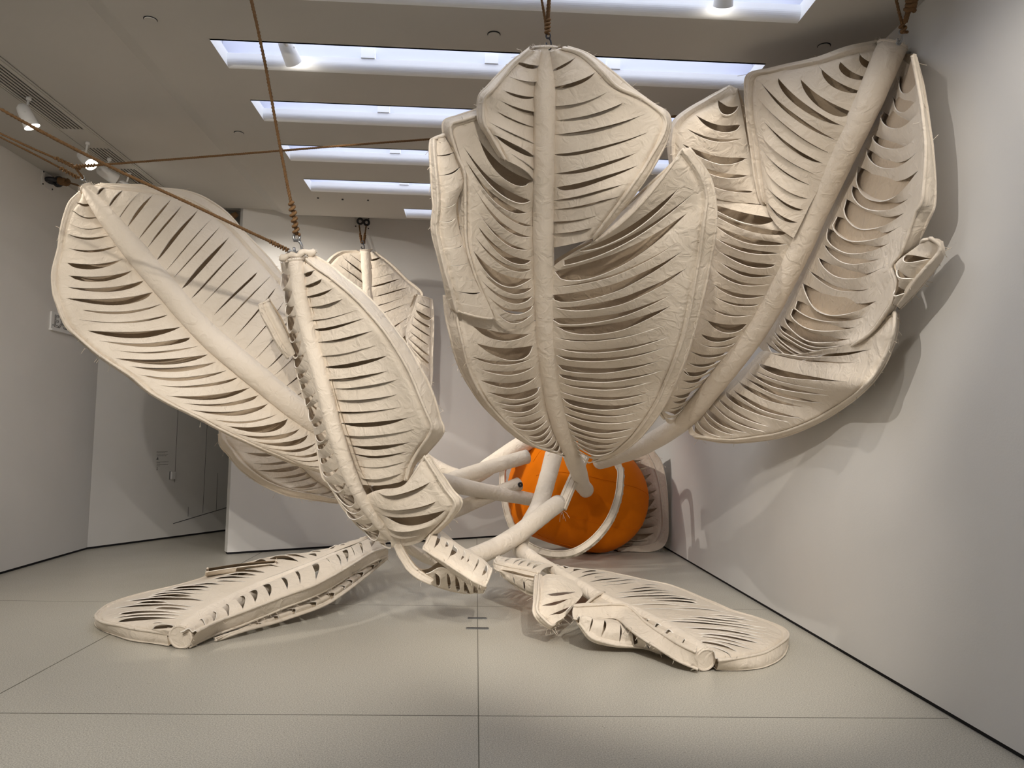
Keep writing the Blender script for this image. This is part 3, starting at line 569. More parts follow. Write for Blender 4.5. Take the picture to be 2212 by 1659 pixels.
# ---- feather lying on the floor at the left
f6 = feather(at(391, 1402, 0.0), 'off-white canvas feather lying on the floor at left, round quill end facing viewer')
quill(f6, [(391, 1375, .092, .088), (420, 1352, .125, .086), (460, 1328, .155, .082), (505, 1302, .19, .075), (555, 1275, .235, .066), (603, 1254, .28, .058), (668, 1228, .345, .052), (733, 1200, .41, .050), (798, 1178, .47, .052), (850, 1150, .56, .06), (905, 1110, 8.6, .085), (965, 1108, 9.1, .09), (1040, 1078, 9.5, .085), (1120, 1046, 9.85, .088)], k=80)
vane(f6, prs([(384, 1366, .12, 362, 1367, .10, 364, 1396, .004), (378, 1362, .13, 330, 1364, .10, 334, 1391, .004), (398, 1345, .16, 272, 1357, .10, 276, 1383, .004), (418, 1331, .18, 211, 1342, .10, 212, 1358, .004), (442, 1316, .19, 210, 1324, .10, 209, 1338, .004), (465, 1302, .20, 242, 1303, .10, 240, 1312, .01), (495, 1285, .22, 300, 1284, .10, 298, 1292, .01), (530, 1266, .25, 362, 1271, .11, 360, 1278, .02),
     (565, 1250, .28, 425, 1254, .13, 423, 1262, .03), (600, 1237, .31, 490, 1232, .18, 488, 1240, .08), (635, 1224, .34, 545, 1215, .23, 543, 1222, .13), (668, 1212, .38, 600, 1204, .29, 598, 1210, .2), (700, 1199, .41, 655, 1199, .34, 653, 1204, .25), (733, 1186, .44, 702, 1194, .38, 701, 1198, .3), (765, 1175, .47, 745, 1182, .43, 744, 1185, .35), (792, 1166, .5, 780, 1175, .47, 779, 1178, .4)]),
     30, bow=0.02, sag=0, opening=0.38, flare=0.28, seed=101, short=True, st=-1, thick=0.07, bowb=-0.01, M=26, peak=0.6, wide={9: .5, 6: .35})
vane(f6, prs([(412, 1362, .15, 425, 1360, .155, 410, 1399, .012), (455, 1330, .175, 470, 1338, .17, 460, 1375, .03), (500, 1303, .21, 515, 1322, .195, 510, 1357, .06), (550, 1277, .255, 565, 1303, .235, 562, 1336, .10), (600, 1255, .30, 615, 1285, .27, 614, 1314, .15), (665, 1228, .37, 675, 1264, .32, 676, 1290, .2), (712, 1208, .42, 725, 1240, .37, 727, 1262, .26), (752, 1188, .46, 765, 1218, .41, 768, 1236, .31), (795, 1170, .5, 805, 1196, .45, 808, 1214, .36), (822, 1168, .52, 838, 1186, .47, 838, 1200, .39)]),
     16, bow=0.03, sag=0, opening=0.35, flare=0.2, seed=103, lining=False, st=-1, thick=0.10, M=18, peak=0.5, fray=70)
vane(f6, prs([(470, 1378, .035, 466, 1381, .02), (520, 1358, .05, 520, 1362, .05), (570, 1336, .08, 590, 1344, .05), (620, 1314, .13, 645, 1326, .08), (680, 1290, .18, 705, 1303, .12), (727, 1264, .24, 750, 1275, .18), (768, 1238, .29, 790, 1246, .24), (808, 1216, .34, 822, 1220, .3), (836, 1202, .37, 838, 1206, .35)]), 12, bow=0.02, sag=0, opening=0.35, flare=0.2, seed=104, tuck=0.0, thick=0.03, fray=0, M=14, name='underside')
vane(f6, prs([(596, 1217, .34, 595, 1228, .27), (550, 1221, .32, 548, 1233, .245), (500, 1227, .29, 498, 1238, .215), (448, 1235, .25, 450, 1245, .18)]), 2, bow=0.01, sag=0, opening=0.0, seed=105, tuck=0.0, thick=0.09, cap0=True, cap1=True, name='turned_up_flap')

# ---- feather lying on the floor at the right
f7 = feather(at(1523, 1450, 0.0), 'off-white canvas feather lying on the floor at right, folded lobe on its left side')
quill(f7, [(1523, 1424, .085, .078), (1490, 1396, .12, .078), (1451, 1372, .14, .076), (1388, 1336, .185, .070), (1309, 1301, .255, .062), (1255, 1268, .32, .055), (1215, 1243, .36, .055), (1175, 1220, 7.55, .062), (1142, 1203, 7.85, .08), (1122, 1182, 8.2, .086), (1132, 1148, 8.6, .092), (1163, 1095, 9.1, .10), (1184, 1030, 9.45, .108), (1196, 983, 9.6, .112)], k=80)
vane(f7, prs([(1545, 1418, .12, 1552, 1426, .105, 1545, 1448, .004), (1515, 1395, .15, 1600, 1420, .10, 1605, 1448, .004), (1490, 1380, .165, 1650, 1409, .10, 1655, 1440, .004), (1462, 1363, .18, 1685, 1391, .10, 1690, 1420, .004), (1435, 1347, .19, 1703, 1373, .10, 1702, 1395, .004), (1408, 1333, .205, 1690, 1357, .10, 1695, 1372, .004), (1380, 1319, .22, 1645, 1337, .10, 1648, 1350, .01),
     (1350, 1305, .24, 1580, 1318, .10, 1582, 1330, .01), (1320, 1292, .265, 1515, 1292, .11, 1517, 1303, .02), (1292, 1277, .29, 1451, 1267, .14, 1453, 1277, .04), (1266, 1262, .32, 1388, 1253, .18, 1390, 1262, .07), (1243, 1250, .345, 1318, 1237, .26, 1320, 1245, .15), (1215, 1235, .37, 1240, 1227, .34, 1241, 1234, .24), (1190, 1224, .40, 1190, 1220, .38, 1191, 1226, .3)]),
     34, bow=0.02, sag=0, opening=0.28, flare=0.2, seed=111, short=True, st=-1, thick=0.07, bowb=-0.01, M=30, peak=0.5)
vane(f7, prs([(1505, 1402, .15, 1503, 1408, .15, 1505, 1446, .03), (1478, 1386, .165, 1462, 1388, .17, 1462, 1428, .065), (1450, 1370, .18, 1424, 1365, .19, 1424, 1404, .105), (1422, 1352, .195, 1392, 1342, .215, 1390, 1382, .15), (1392, 1335, .215, 1362, 1314, .26, 1358, 1358, .195), (1360, 1318, .24, 1340, 1306, .29, 1330, 1336, .21), (1330, 1302, .27, 1290, 1306, .31, 1285, 1338, .225), (1300, 1288, .3, 1238, 1308, .33, 1240, 1338, .245)]),
     8, bow=0.03, sag=0, opening=0.2, flare=0.15, seed=113, tuck=0.01, lining=False, thick=0.02, M=14, cap1=True, fray=50)
vane(f7, prs([(1244, 1338, .24, 1250, 1347, .22), (1285, 1338, .22, 1278, 1378, .12), (1330, 1340, .20, 1325, 1392, .07), (1360, 1360, .16, 1372, 1397, .05), (1392, 1384, .11, 1400, 1402, .035), (1424, 1406, .065, 1428, 1412, .03)]), 6, bow=0.07, sag=0, opening=0.25, flare=0.35, v0=0.12, v1=0.97, peak=0.5, st=1, tuck=0.0, seed=114, thick=0.03, fray=0, M=16, name='underside')
vane(f7, prs([(1240, 1255, .38, 1165, 1240, .42, 1158, 1245, .40), (1250, 1268, .35, 1162, 1262, .40, 1156, 1268, .37), (1258, 1282, .32, 1160, 1292, .34, 1155, 1298, .31), (1252, 1294, .3, 1158, 1318, .27, 1154, 1326, .24), (1240, 1306, .27, 1172, 1336, .22, 1168, 1346, .17), (1228, 1322, .23, 1190, 1350, .18, 1190, 1358, .14), (1216, 1336, .2, 1200, 1344, .18, 1200, 1352, .14)]),
     7, bow=0.03, sag=0, opening=0.4, flare=0.35, seed=115, short=True, lining=False, tuck=0.0, st=-1, thick=0.08, cap1=True, M=16, fray=30, name='folded_lobe')
vane(f7, prs([(1195, 1222, .42, 1163, 1237, .42, 1155, 1254, .36), (1165, 1214, .43, 1130, 1230, .42, 1124, 1246, .37), (1135, 1208, .43, 1098, 1224, .42, 1094, 1238, .37), (1105, 1206, .42, 1072, 1218, .42, 1070, 1230, .38), (1085, 1205, .42, 1068, 1212, .42, 1066, 1218, .4)]),
     7, bow=0.02, sag=0, opening=0.35, flare=0.2, seed=116, lining=False, tuck=0.0, thick=0.08, cap1=True, M=14, fray=40)
vane(f7, prs([(1080, 1232, .38, 1082, 1240, .34), (1105, 1240, .38, 1115, 1266, .26), (1130, 1248, .37, 1135, 1280, .22), (1156, 1254, .36, 1157, 1288, .2)]), 4, bow=0.02, sag=0, opening=0.25, flare=0.2, seed=117, tuck=0.0, thick=0.03, fray=0, M=12, name='underside')

# ---- feather behind the nose
f9 = feather(at(1405, 1192, 11.2), 'off-white canvas feather standing in the far right corner, half hidden behind the orange ball')
vane(f9, prs([(1330, 975, 11.5, 1398, 978, 11.15, 1412, 975, 11.1), (1345, 1015, 11.5, 1412, 1005, 11.12, 1429, 1002, 11.08), (1352, 1060, 11.5, 1424, 1050, 11.1, 1439, 1050, 11.05), (1352, 1105, 11.5, 1430, 1100, 11.1, 1442, 1105, 11.05), (1345, 1145, 11.5, 1430, 1148, 11.1, 1441, 1158, 11.05), (1330, 1170, 11.5, 1412, 1174, 11.1, 1424, 1184, 11.05), (1310, 1178, 11.5, 1375, 1182, 11.1, 1380, 1192, 11.05), (1290, 1182, 11.5, 1335, 1186, 11.1, 1336, 1192, 11.05)]),
     15, bow=-0.02, sag=0.03, opening=0.8, flare=1.2, seed=121, thick=0.2, M=18, v0=0.2, fray=40)

# ---------------------------------------------------------------- orange nose and its straps
nc = at(1283, 1075, 10.95); nz = at(1135, 1040, 10.45)
ax = np.array(nz)-nc; ax /= np.linalg.norm(ax)
R0 = min(0.79, nc[2]-0.002)
R0 = nc[2]-0.003
nose = thing('shuttlecock_nose', (nc[0], nc[1], 0.0), 'huge glossy orange rounded shuttlecock nose lying on floor by the back corner', 'ball')
b = MB(); a_ = np.cross(ax, [0, 0, 1]); a_ /= np.linalg.norm(a_); c_ = np.cross(ax, a_)
prof = [(-R0*math.cos(t), R0*math.sin(t)) for t in np.linspace(0.001, math.pi/2, 22)]+[(0.3, R0*0.99), (0.6, R0*0.965), (0.85, R0*0.92), (1.0, R0*0.86), (1.1, R0*0.76), (1.16, R0*0.6), (1.18, R0*0.4), (1.19, 0.001)]
NS = 64; vs = []; fs = []
for i, (s, r) in enumerate(prof):
    for k in range(NS):
        an = 2*math.pi*k/NS; vs.append(nc+ax*s+r*(math.cos(an)*a_+math.sin(an)*c_))
for i in range(len(prof)-1):
    for k in range(NS): fs.append((i*NS+k, i*NS+(k+1) % NS, (i+1)*NS+(k+1) % NS, (i+1)*NS+k))
b.add(vs, fs); b.build('nose_body', M_ORANGE, nose, True)
sm = MB()
for k in range(0, 8):
    an = 2*math.pi*k/8+0.3
    sm.tube([nc+ax*s+(r+0.001)*(math.cos(an)*a_+math.sin(an)*c_) for s, r in prof[1:-1]], 0.005, 5)
sm.build('seam', M_ORANGE, nose, True)
# hoop of canvas around the quills
hp = [(1337, 1008, 9.9), (1340, 1045, 9.85), (1333, 1085, 9.8), (1315, 1128, 9.75), (1282, 1168, 9.7), (1240, 1194, 9.7), (1195, 1198, 9.75), (1152, 1185, 9.85), (1120, 1160, 10.0), (1100, 1120, 10.2), (1090, 1075, 10.35), (1086, 1030, 10.5), (1095, 985, 10.6), (1130, 950, 10.5), (1180, 935, 10.3), (1240, 940, 10.1), (1295, 965, 9.95)]
P = [at(*p) for p in hp]; NP = len(P)
pp = [catmull(P+P[:3], 1+(NP)*i/120 if 1+(NP)*i/120 < NP+2 else 1) for i in range(120)]
ctr = sum(pp)/len(pp)
hoop = thing('canvas_hoop', pp[40], 'off-white canvas hoop band circling in front of the orange nose', 'hoop')
hb = MB(); vs = []; fs = []; n_ = len(pp); pn = np.cross(P[3]-ctr, P[8]-ctr); pn /= np.linalg.norm(pn)
if pn@(CAM-ctr) < 0: pn = -pn
for i, p in enumerate(pp):
    o_ = p-ctr; o_ -= pn*(o_@pn); o_ /= np.linalg.norm(o_); wv = 0.006*math.sin(i*2.1)
    for (u, v_) in ((-0.035, 0.055), (0.03, 0.055), (0.045+wv, 0), (0.03, -0.055), (-0.035, -0.055), (-0.045, 0)): vs.append(p+o_*u+pn*v_+o_*wv)
for i in range(n_):
    for k in range(6): fs.append((i*6+k, i*6+(k+1) % 6, ((i+1) % n_)*6+(k+1) % 6, ((i+1) % n_)*6+k))
hb.add(vs, fs); hb.build('band', M_CANVAS, hoop, False)
sb = MB()
for (u, v_) in ((-0.037, 0.057), (0.032, 0.057), (0.032, -0.057)):
    q = []
    for p in pp:
        o_ = p-ctr; o_ -= pn*(o_@pn); o_ /= np.linalg.norm(o_); q.append(p+o_*u+pn*v_)
    sb.tube(q, 0.008, 5, closed=True)
sb.build('piping', M_CANVAS, hoop, True)
strap = thing('canvas_strap', at(1210, 1104, 8.85), 'short off-white canvas strap end hanging before the orange nose, right of two quills', 'strap')
sp = spline([at(1262, 985, 9.3), at(1243, 1026, 9.1), at(1227, 1062, 8.95), at(1212, 1098, 8.85)], 14); b = MB(); vs = []
for i, p in enumerate(sp):
    t = sp[min(i+1, 13)]-sp[max(i-1, 0)]; t /= np.linalg.norm(t); s_ = np.cross(t, pn); s_ /= np.linalg.norm(s_)
    for (u, v_) in ((-0.068, 0.0), (-0.055, 0.05), (0.055, 0.05), (0.068, 0), (0.055, -0.05), (-0.055, -0.05)): vs.append(p+s_*u+pn*v_)
fs = [(i*6+k, i*6+(k+1) % 6, (i+1)*6+(k+1) % 6, (i+1)*6+k) for i in range(13) for k in range(6)]+[tuple(range(5, -1, -1)), tuple(13*6+k for k in range(6))]
b.add(vs, fs); b.build('strap_body', M_CANVAS, strap)
b = MB(); 
for u in (-0.03, 0.03):
    q = []
    for i, p in enumerate(sp):
        t = sp[min(i+1, 13)]-sp[max(i-1, 0)]; t /= np.linalg.norm(t); s_ = np.cross(t, pn); s_ /= np.linalg.norm(s_); q.append(p+s_*u+pn*0.052)
    b.tube(q, 0.009, 5)
threads(b, [sp[-1], sp[-1]+np.array([0, 0, -0.02])], 14, rn, 0.12)
b.build('piping', M_CANVAS, strap, True)
# dark toggle on the open quill end
b = MB(); tp = at(1124, 1047, 9.74); b.torus(tp, (0, 1, 0.2), 0.022, 0.014, 12, 6)
tag(b.build('eye_bolt', M_DARKMETAL, None, True, off=tp), 'small dark eye bolt at the open end of lowest short quill by the orange nose', 'bolt')

# ---------------------------------------------------------------- ropes
def twist(b, pts, r, turns_per_m=16, k=None, strands=3):
    pts = [np.array(p, float) for p in pts]
    L = sum(np.linalg.norm(c-a) for a, c in zip(pts, pts[1:])); k = k or max(12, int(L*70))
    sm_ = spline(pts, k); prev = None; lines = [[] for _ in range(strands)]; s = 0
    for i, p in enumerate(sm_):
        t = sm_[min(i+1, k-1)]-sm_[max(i-1, 0)]; t /= np.linalg.norm(t)+1e-9
        if prev is None: prev = np.cross(t, [0.2, 0.5, 0.84])
        prev = prev-t*(prev@t); prev /= np.linalg.norm(prev); q = np.cross(t, prev)
        if i: s += np.linalg.norm(p-sm_[i-1])
        for j_ in range(strands):
            an = 2*math.pi*(s*turns_per_m+j_/strands); lines[j_].append(p+r*0.5*(math.cos(an)*prev+math.sin(an)*q))
    for l in lines: b.tube(l, r*0.58, 6)
    return b
def whip(parent, a, c, r, turns):
    """rope wound round itself between a and c"""
    a, c = np.array(a, float), np.array(c, float); t = c-a; L = np.linalg.norm(t); t /= L
    p_ = np.cross(t, [0.3, 0.9, 0.2]); p_ /= np.linalg.norm(p_); q = np.cross(t, p_); n = int(turns*12)
    b = MB(); b.tube([a+t*L*i/n+r*(math.cos(2*math.pi*turns*i/n)*p_+math.sin(2*math.pi*turns*i/n)*q)*(1+0.12*math.sin(i*0.9)) for i in range(n+1)], r*0.62, 7)
    b.tube([a, c], r*0.6, 7)
    return b.build('knot', M_ROPE, parent, True)
def shackle(parent, top, bot, m=M_METAL, w_=0.03, eye=True):
    top, bot = np.array(top, float), np.array(bot, float); t = bot-top; L = np.linalg.norm(t); t /= L
    s_ = np.array([1, 0, 0.0]); s_ -= t*(s_@t); s_ /= np.linalg.norm(s_); b = MB()
    # pear-shaped hook: eye at the top, open bow, pin
    b.torus(top+t*L*0.16, (0.3, 1, 0), L*0.14, L*0.05, 14, 6)
    bow = [top+t*L*(0.3+0.30*(1-math.cos(u))/1.0)+s_*w_*math.sin(u)*1.0 for u in np.linspace(-0.3, math.pi*1.55, 16)]
    b.tube(bow, L*0.055, 7)
    b.tube([top+t*L*0.3-s_*w_*0.9, top+t*L*0.3+s_*w_*0.9], L*0.05, 7)
    if eye: b.torus(bot-t*L*0.13, (0.2, 1, 0.1), L*0.13, L*0.045, 14, 6)
    return b.build('hook', m, parent, True)
def reach(P, axis, val):
    d = P[0]-P[1]; return [P[0]+d*((val-P[0][axis])/d[axis])]+P
def rope(pts, r, label, name='rope', group='brown ropes rigging the feathers', loc=None, to=None, to2=None):
    P_ = [at(*p) for p in pts]
    if to: P_ = reach(P_, *to)
    if to2: P_ = reach(P_[::-1], *to2)[::-1]
    o = thing(name, loc if loc is not None else P_[0], label, 'rope', group)
    twist(MB(), P_, r).build('rope_line', M_ROPE, o, True)
    return o, P_
tf4 = at(1180, 104, 5.0); tf5 = at(1942, 92, 4.72); tf1 = at(189, 412, 7.0); tf2 = at(645, 560, 5.88); tf3 = at(784, 541, 10.5)
# front-left feather: line to the ceiling and line off to the left
o, P_ = rope([(543, 0, 5.0), (573, 140, 5.2), (600, 290, 5.45), (622, 405, 5.65), (632, 452, 5.72)], 0.0125, 'brown twisted rope running from ceiling down to the front-left feather hook', to=(2, 4.497))
whip(o, at(629, 436, 5.7), at(641, 508, 5.82), 0.018, 6)
shackle(o, at(640, 503, 5.84), at(646, 558, 5.88))
o, P_ = rope([(0, 235, 4.9), (100, 290, 5.0), (250, 366, 5.2), (400, 435, 5.42), (520, 492, 5.62), (580, 520, 5.75), (600, 530, 5.78)], 0.0115, 'thick brown rope sloping from upper left edge down to the front-left feather hook', to=(2, 4.5))
whip(o, at(582, 521, 5.75), at(622, 541, 5.84), 0.012, 7)
shackle(o, at(620, 540, 5.84), at(645, 549, 5.88), w_=0.012, eye=False)
o, P_ = rope([(0, 288, 6.4), (60, 316, 6.5), (117, 341, 6.65), (160, 362, 6.8)], 0.0095, 'upper of two pale ropes entering from left edge toward the left feather', to=(0, -5.08))
whip(o, at(117, 340, 6.65), at(172, 366, 6.9), 0.012, 7)
o, P_ = rope([(0, 296, 6.3), (60, 326, 6.5), (125, 360, 6.75), (165, 384, 6.95)], 0.0085, 'lower of two pale ropes entering from left edge toward the left feather', to=(0, -5.08))
whip(o, at(128, 362, 6.76), at(170, 385, 6.96), 0.012, 6)
o, P_ = rope([(160, 360, 6.8), (205, 357, 6.82), (400, 342, 6.85), (600, 326, 6.8), (800, 310, 6.75), (970, 297, 6.7), (1200, 275, 6.6), (1450, 252, 6.45), (1610, 240, 6.35)], 0.0105, 'long taut orange-brown rope crossing the room from the left feather behind the top-centre feather', to2=(0, 2.84))
whip(o, at(166, 359, 6.8), at(204, 357, 6.82), 0.012, 6)
o, P_ = rope([(163, 362, 6.82), (176, 380, 6.92), (181, 388, 6.96)], 0.012, 'very short brown rope loop between two knots and the left feather hook')
shackle(o, at(177, 380, 6.93), at(189, 411, 7.0), w_=0.022)
# wall anchors
def anchor(c, nrm_, label, holes=4, sz=0.07):
    c = np.array(c, float); nrm_ = np.array(nrm_, float); nrm_ /= np.linalg.norm(nrm_); s_ = np.cross([0, 0, 1], nrm_)
    t = thing('wall_anchor', c, label, 'anchor')
    MB().obox(c+nrm_*0.004, s_*sz*1.3, nrm_*0.004, np.array([0, 0, sz])).build('plate', M_WALL, t)
    for i in (-1, 1):
        for k_ in (-1, 1): MB().tube([c+s_*sz*1.1*i+np.array([0, 0, sz*0.8*k_])+nrm_*0.006, c+s_*sz*1.1*i+np.array([0, 0, sz*0.8*k_])+nrm_*0.014], 0.010, 8).build('screw', M_DARKMETAL, t)
    return t, c, nrm_, s_
al = at(102, 390, 5.0)*0; al = at(102, 390, -(-5.09)) if False else None
r_ = RB @ np.array([102-CX, -(390-CY), -F]); al = CAM+r_*(XL/r_[0])
t, c, nn_, s_ = anchor(al+np.array([0.0, 0, 0]), (1, 0, 0), 'dark steel anchor on the upper left wall holding a knotted rope', sz=0.09)
b = MB(); b.torus(c+nn_*0.06, (0, 0, 1), 0.06, 0.03, 14, 8); b.torus(c+nn_*0.13+np.array([0, 0, -0.01]), (0, 1, 0), 0.05, 0.018, 14, 8); b.build('eye', M_DARKMETAL, t, True)
o = thing('rope', c+nn_*0.16, 'thin dark rope from the upper left wall anchor to the left feather', 'rope', 'brown ropes rigging the feathers')
e_ = at(190, 412, 7.05)
twist(MB(), [c+nn_*0.15, c+nn_*0.15+(e_-c)*0.4, e_], 0.010).build('rope_line', M_ROPE, o, True)
whip(o, c+nn_*0.15, c+nn_*0.15+(e_-c)*0.18, 0.028, 6)
# back wall anchor and double ropes
def on_back(px, py, off=0.0):
    r = RB @ np.array([px-CX, -(py-CY), -F]); n2 = np.array([bn[0], bn[1], 0.0]); p0 = np.array([BW0[0], BW0[1], 0])-n2*off
    return CAM+r*(((p0-CAM)@n2)/(r@n2))
c0 = on_back(782, 481); nb = -np.array([bn[0], bn[1], 0])
t, c, nn_, s_ = anchor(c0, nb, 'steel anchor plate with two black eyes on back wall over the small-looking feather', sz=0.09)
b = MB()
for sx in (-1, 1): b.torus(c+nn_*0.05+s_*0.05*sx, (0.2*sx, 1, 0.3), 0.038, 0.016, 14, 8)
b.build('eye', M_DARKMETAL, t, True)
for k, (xa, nm) in enumerate(((776, 'left'), (791, 'right'))):
    p_a = on_back(xa, 487, 0.06); p_b = at(781 if k == 0 else 786, 525, 10.5)
    o = thing('rope', p_a, nm+' strand of the two short ropes holding the back-wall feather', 'rope', 'short ropes of the back-wall feather')
    twist(MB(), [p_a, (p_a+p_b)/2, p_b], 0.011, k=30).build('rope_line', M_ROPE, o, True)
    whip(o, p_a+(p_b-p_a)*0.5, p_b, 0.013, 5)
    if k == 0: shackle(o, at(783, 520, 10.5), at(784, 543, 10.5), M_DARKMETAL, w_=0.02)
# top-centre feather
o, P_ = rope([(1186, 0, 4.88), (1184, 30, 4.93), (1183, 68, 4.98)], 0.014, 'right, thicker rope of two over the top-centre feather', to=(2, 4.72))
whip(o, at(1184, 42, 4.95), at(1182, 74, 4.98), 0.014, 4)
shackle(o, at(1184, 72, 4.98), at(1186, 108, 5.0), M_DARKMETAL, w_=0.016)
o, P_ = rope([(1170, 0, 4.88), (1177, 40, 4.94), (1180, 70, 4.98)], 0.009, 'left, thinner rope of two over the top-centre feather', to=(2, 4.72))
# right feather
o, P_ = rope([(1972, 0, 4.45), (1962, 25, 4.5), (1955, 48, 4.55)], 0.016, 'rope wound in a fat coil above the right feather near the wall', to=(2, 4.497))
whip(o, at(1976, -30, 4.4), at(1965, 24, 4.5), 0.024, 6)
o, P_ = rope([(1936, 0, 4.5), (1946, 42, 4.55), (1952, 60, 4.6)], 0.010, 'thin plain rope left of the coiled rope above the right feather', to=(2, 4.497))
whip(o, at(1948, 50, 4.58), at(1954, 72, 4.6), 0.016, 2)
shackle(o, at(1949, 64, 4.62), at(1940, 97, 4.7), M_METAL, w_=0.014)
# remnant behind left feather at top of back wall edge
b = MB(); q = on_back(519, 466, 0.0); b.tube([q+np.array([-0.05, 0.02, 0.03]), q+np.array([-0.10, 0.03, 0.0]), q+np.array([-0.16, 0.04, -0.02])], [0.03, 0.045, 0.02], 8)
tag(b.build('rope_end', M_ROPE, None, True, off=q), 'dark knotted rope end beside the top left corner of the back wall', 'rope')

# ---------------------------------------------------------------- grille, lamps and ceiling fittings
g = thing('air_grille', (-4.06, 6.0, ZL), 'long slotted white air grille set in the ceiling at upper left', 'grille')
MB().box(-4.235, -3.885, 1.0, 9.9, ZL-0.004, ZL-0.001).build('backing', M_BLACK, g)
fb = MB()
fb.box(-4.235, -4.215, 1.0, 9.9, ZL-0.010, ZL-0.004); fb.box(-3.905, -3.885, 1.0, 9.9, ZL-0.010, ZL-0.004)
fb.box(-4.205, -4.188, 1.0, 9.9, ZL-0.012, ZL-0.004); fb.box(-3.955, -3.910, 1.0, 9.9, ZL-0.012, ZL-0.004)
fb.build('grille_frame', M_CEIL, g)
for k in range(6):
    x = -4.175+0.037*k
    MB().box(x, x+0.015, 1.0, 9.9, ZL-0.012, ZL-0.004).build('slat', M_CEIL, g)
for (y0, y1) in ((7.62, 8.12), (8.55, 8.75), (9.28, 9.52)):
    MB().box(-4.19, -3.93, y0, y1, ZL-0.014, ZL-0.005).build('blank_panel', M_CEIL, g)
def fixture(pos, aim, label, track_z):
    pos = np.array(pos, float); d = np.array(aim, float)-pos; d /= np.linalg.norm(d)
    in_slot = track_z > ZC and pos[0] > FOLD0
    t = thing('spotlight', (pos[0], pos[1], track_z), label, 'spotlight', 'white gallery spotlights')
    u = np.cross(d, [0, 0, 1]); u /= np.linalg.norm(u); back = pos-d*0.12; b = MB()
    b.tube([back, back+d*0.02, back+d*0.05, pos+d*0.02, pos+d*0.09], [0.03, 0.05, 0.056, 0.062, 0.066], 20, caps=False)
    b.tube([back-d*0.002, back], [0.001, 0.03], 20, caps=False)
    b.build('housing', M_WHITE, t, True)
    MB().tube([pos+d*0.055, pos+d*0.06], 0.058, 20).build('lens', M_LENS, t)
    b = MB(); s = np.array([pos[0], pos[1], track_z]); b.tube([s, s+np.array([0, 0, -0.03])], 0.022, 10); b.tube([s+np.array([0, 0, -0.02]), pos-d*0.03+np.array([0, 0, 0.03])], 0.010, 8)
    b.tube([pos-d*0.03+u*0.062, pos-d*0.03-u*0.062], 0.008, 6)
    if in_slot:
        a0 = max(q[0] for q in SKY if q[0] < pos[1]); b.tube([(pos[0], a0-0.005, track_z-0.012), (pos[0], pos[1], track_z-0.012)], 0.02, 10)
    b.build('stem', M_WHITE, t, True)
    return t
labs = ['lit white spotlight nearest the left edge on the ceiling grille', 'lit white spotlight on the grille, second from left edge', 'lit white spotlight on the grille, third from left edge, thin bright rim',
        'lit white spotlight at the far end of the grille just above left feather', 'white spotlight tucked in second ceiling slot near its left end', 'white spotlight peeking from the nearest ceiling slot at top right']
for i, L in enumerate(LAMPS):
    z = ZL-0.012 if L[0][0] < -3.8 else (ZC+0.07 if L[0][2] > 4.5 else ZC)
    if i >= 6: lab = ['ceiling spotlight above the frame, aimed at the left feather', 'spotlight behind the viewer, left of middle', 'spotlight behind the viewer, right of middle', 'ceiling spotlight above the frame beside the right wall', 'spotlight behind the viewer at right', 'rearmost spotlight behind the viewer', 'added spotlight brightening the nose, hidden behind the top-centre feather', 'added spotlight above the frame, washing the left wall', 'added spotlight above the frame, brightening the right feather', 'added spotlight above the frame, brightening the back wall'][i-6]
    else: lab = labs[i]
    fixture(L[0], L[1], lab, z)
for (px, py, lab) in ((325, 42, 'round white ceiling disc at upper left, left of the second slot'), (1067, 74, 'round white ceiling disc between first and second slots, top centre'), (516, 287, 'round white ceiling disc left of the third slot'), (1780, 99, 'round white ceiling disc above the right feather')):
    r = RB @ np.array([px-CX, -(py-CY), -F]); p = CAM+r*((ZC-0.001-EYE)/r[2])
    t = thing('ceiling_disc', p, lab, 'ceiling fitting', 'round discs in the ceiling')
    MB().tube([p, p-np.array([0, 0, 0.003])], 0.047, 28).build('gap', M_BLACK, t)
    MB().tube([p-np.array([0, -0.003, 0.003]), p-np.array([0, -0.003, 0.008])], 0.043, 28).build('cover', M_CEIL, t)
for (px, py, w_) in ((687, 427, 'leftmost'), (740, 430, 'middle'), (795, 432, 'rightmost')):
    r = RB @ np.array([px-CX, -(py-CY), -F]); p = CAM+r*((ZC-0.001-EYE)/r[2])
    tag(MB().tube([p, p-np.array([0, 0, 0.012])], 0.012, 10).build('ceiling_screw', M_DARKMETAL, None, off=p), w_+' of three tiny dark screws in the ceiling below the fifth slot', 'screw', 'dark screws in the ceiling')
for k, (px, py, w_, h_) in enumerate(((1031, 1336, 0.085, 0.016), (1031, 1358, 0.095, 0.020))):
    p = at(px, py, 0.0)
    t = thing('floor_plate', p, ('upper, shorter' if k == 0 else 'lower, longer')+' of two dark metal strips set in the floor joint', 'floor plate', 'dark strips in the floor')
    MB().box(p[0]-w_, p[0]+w_, p[1]-h_*1.3, p[1]+h_*1.3, 0.0015, 0.006).build('plate', M_METAL, t)
    MB().box(p[0]-w_*0.92, p[0]+w_*0.92, p[1]-h_*0.4, p[1]+h_*0.4, 0.006, 0.0075).build('slot', M_DARKMETAL, t)

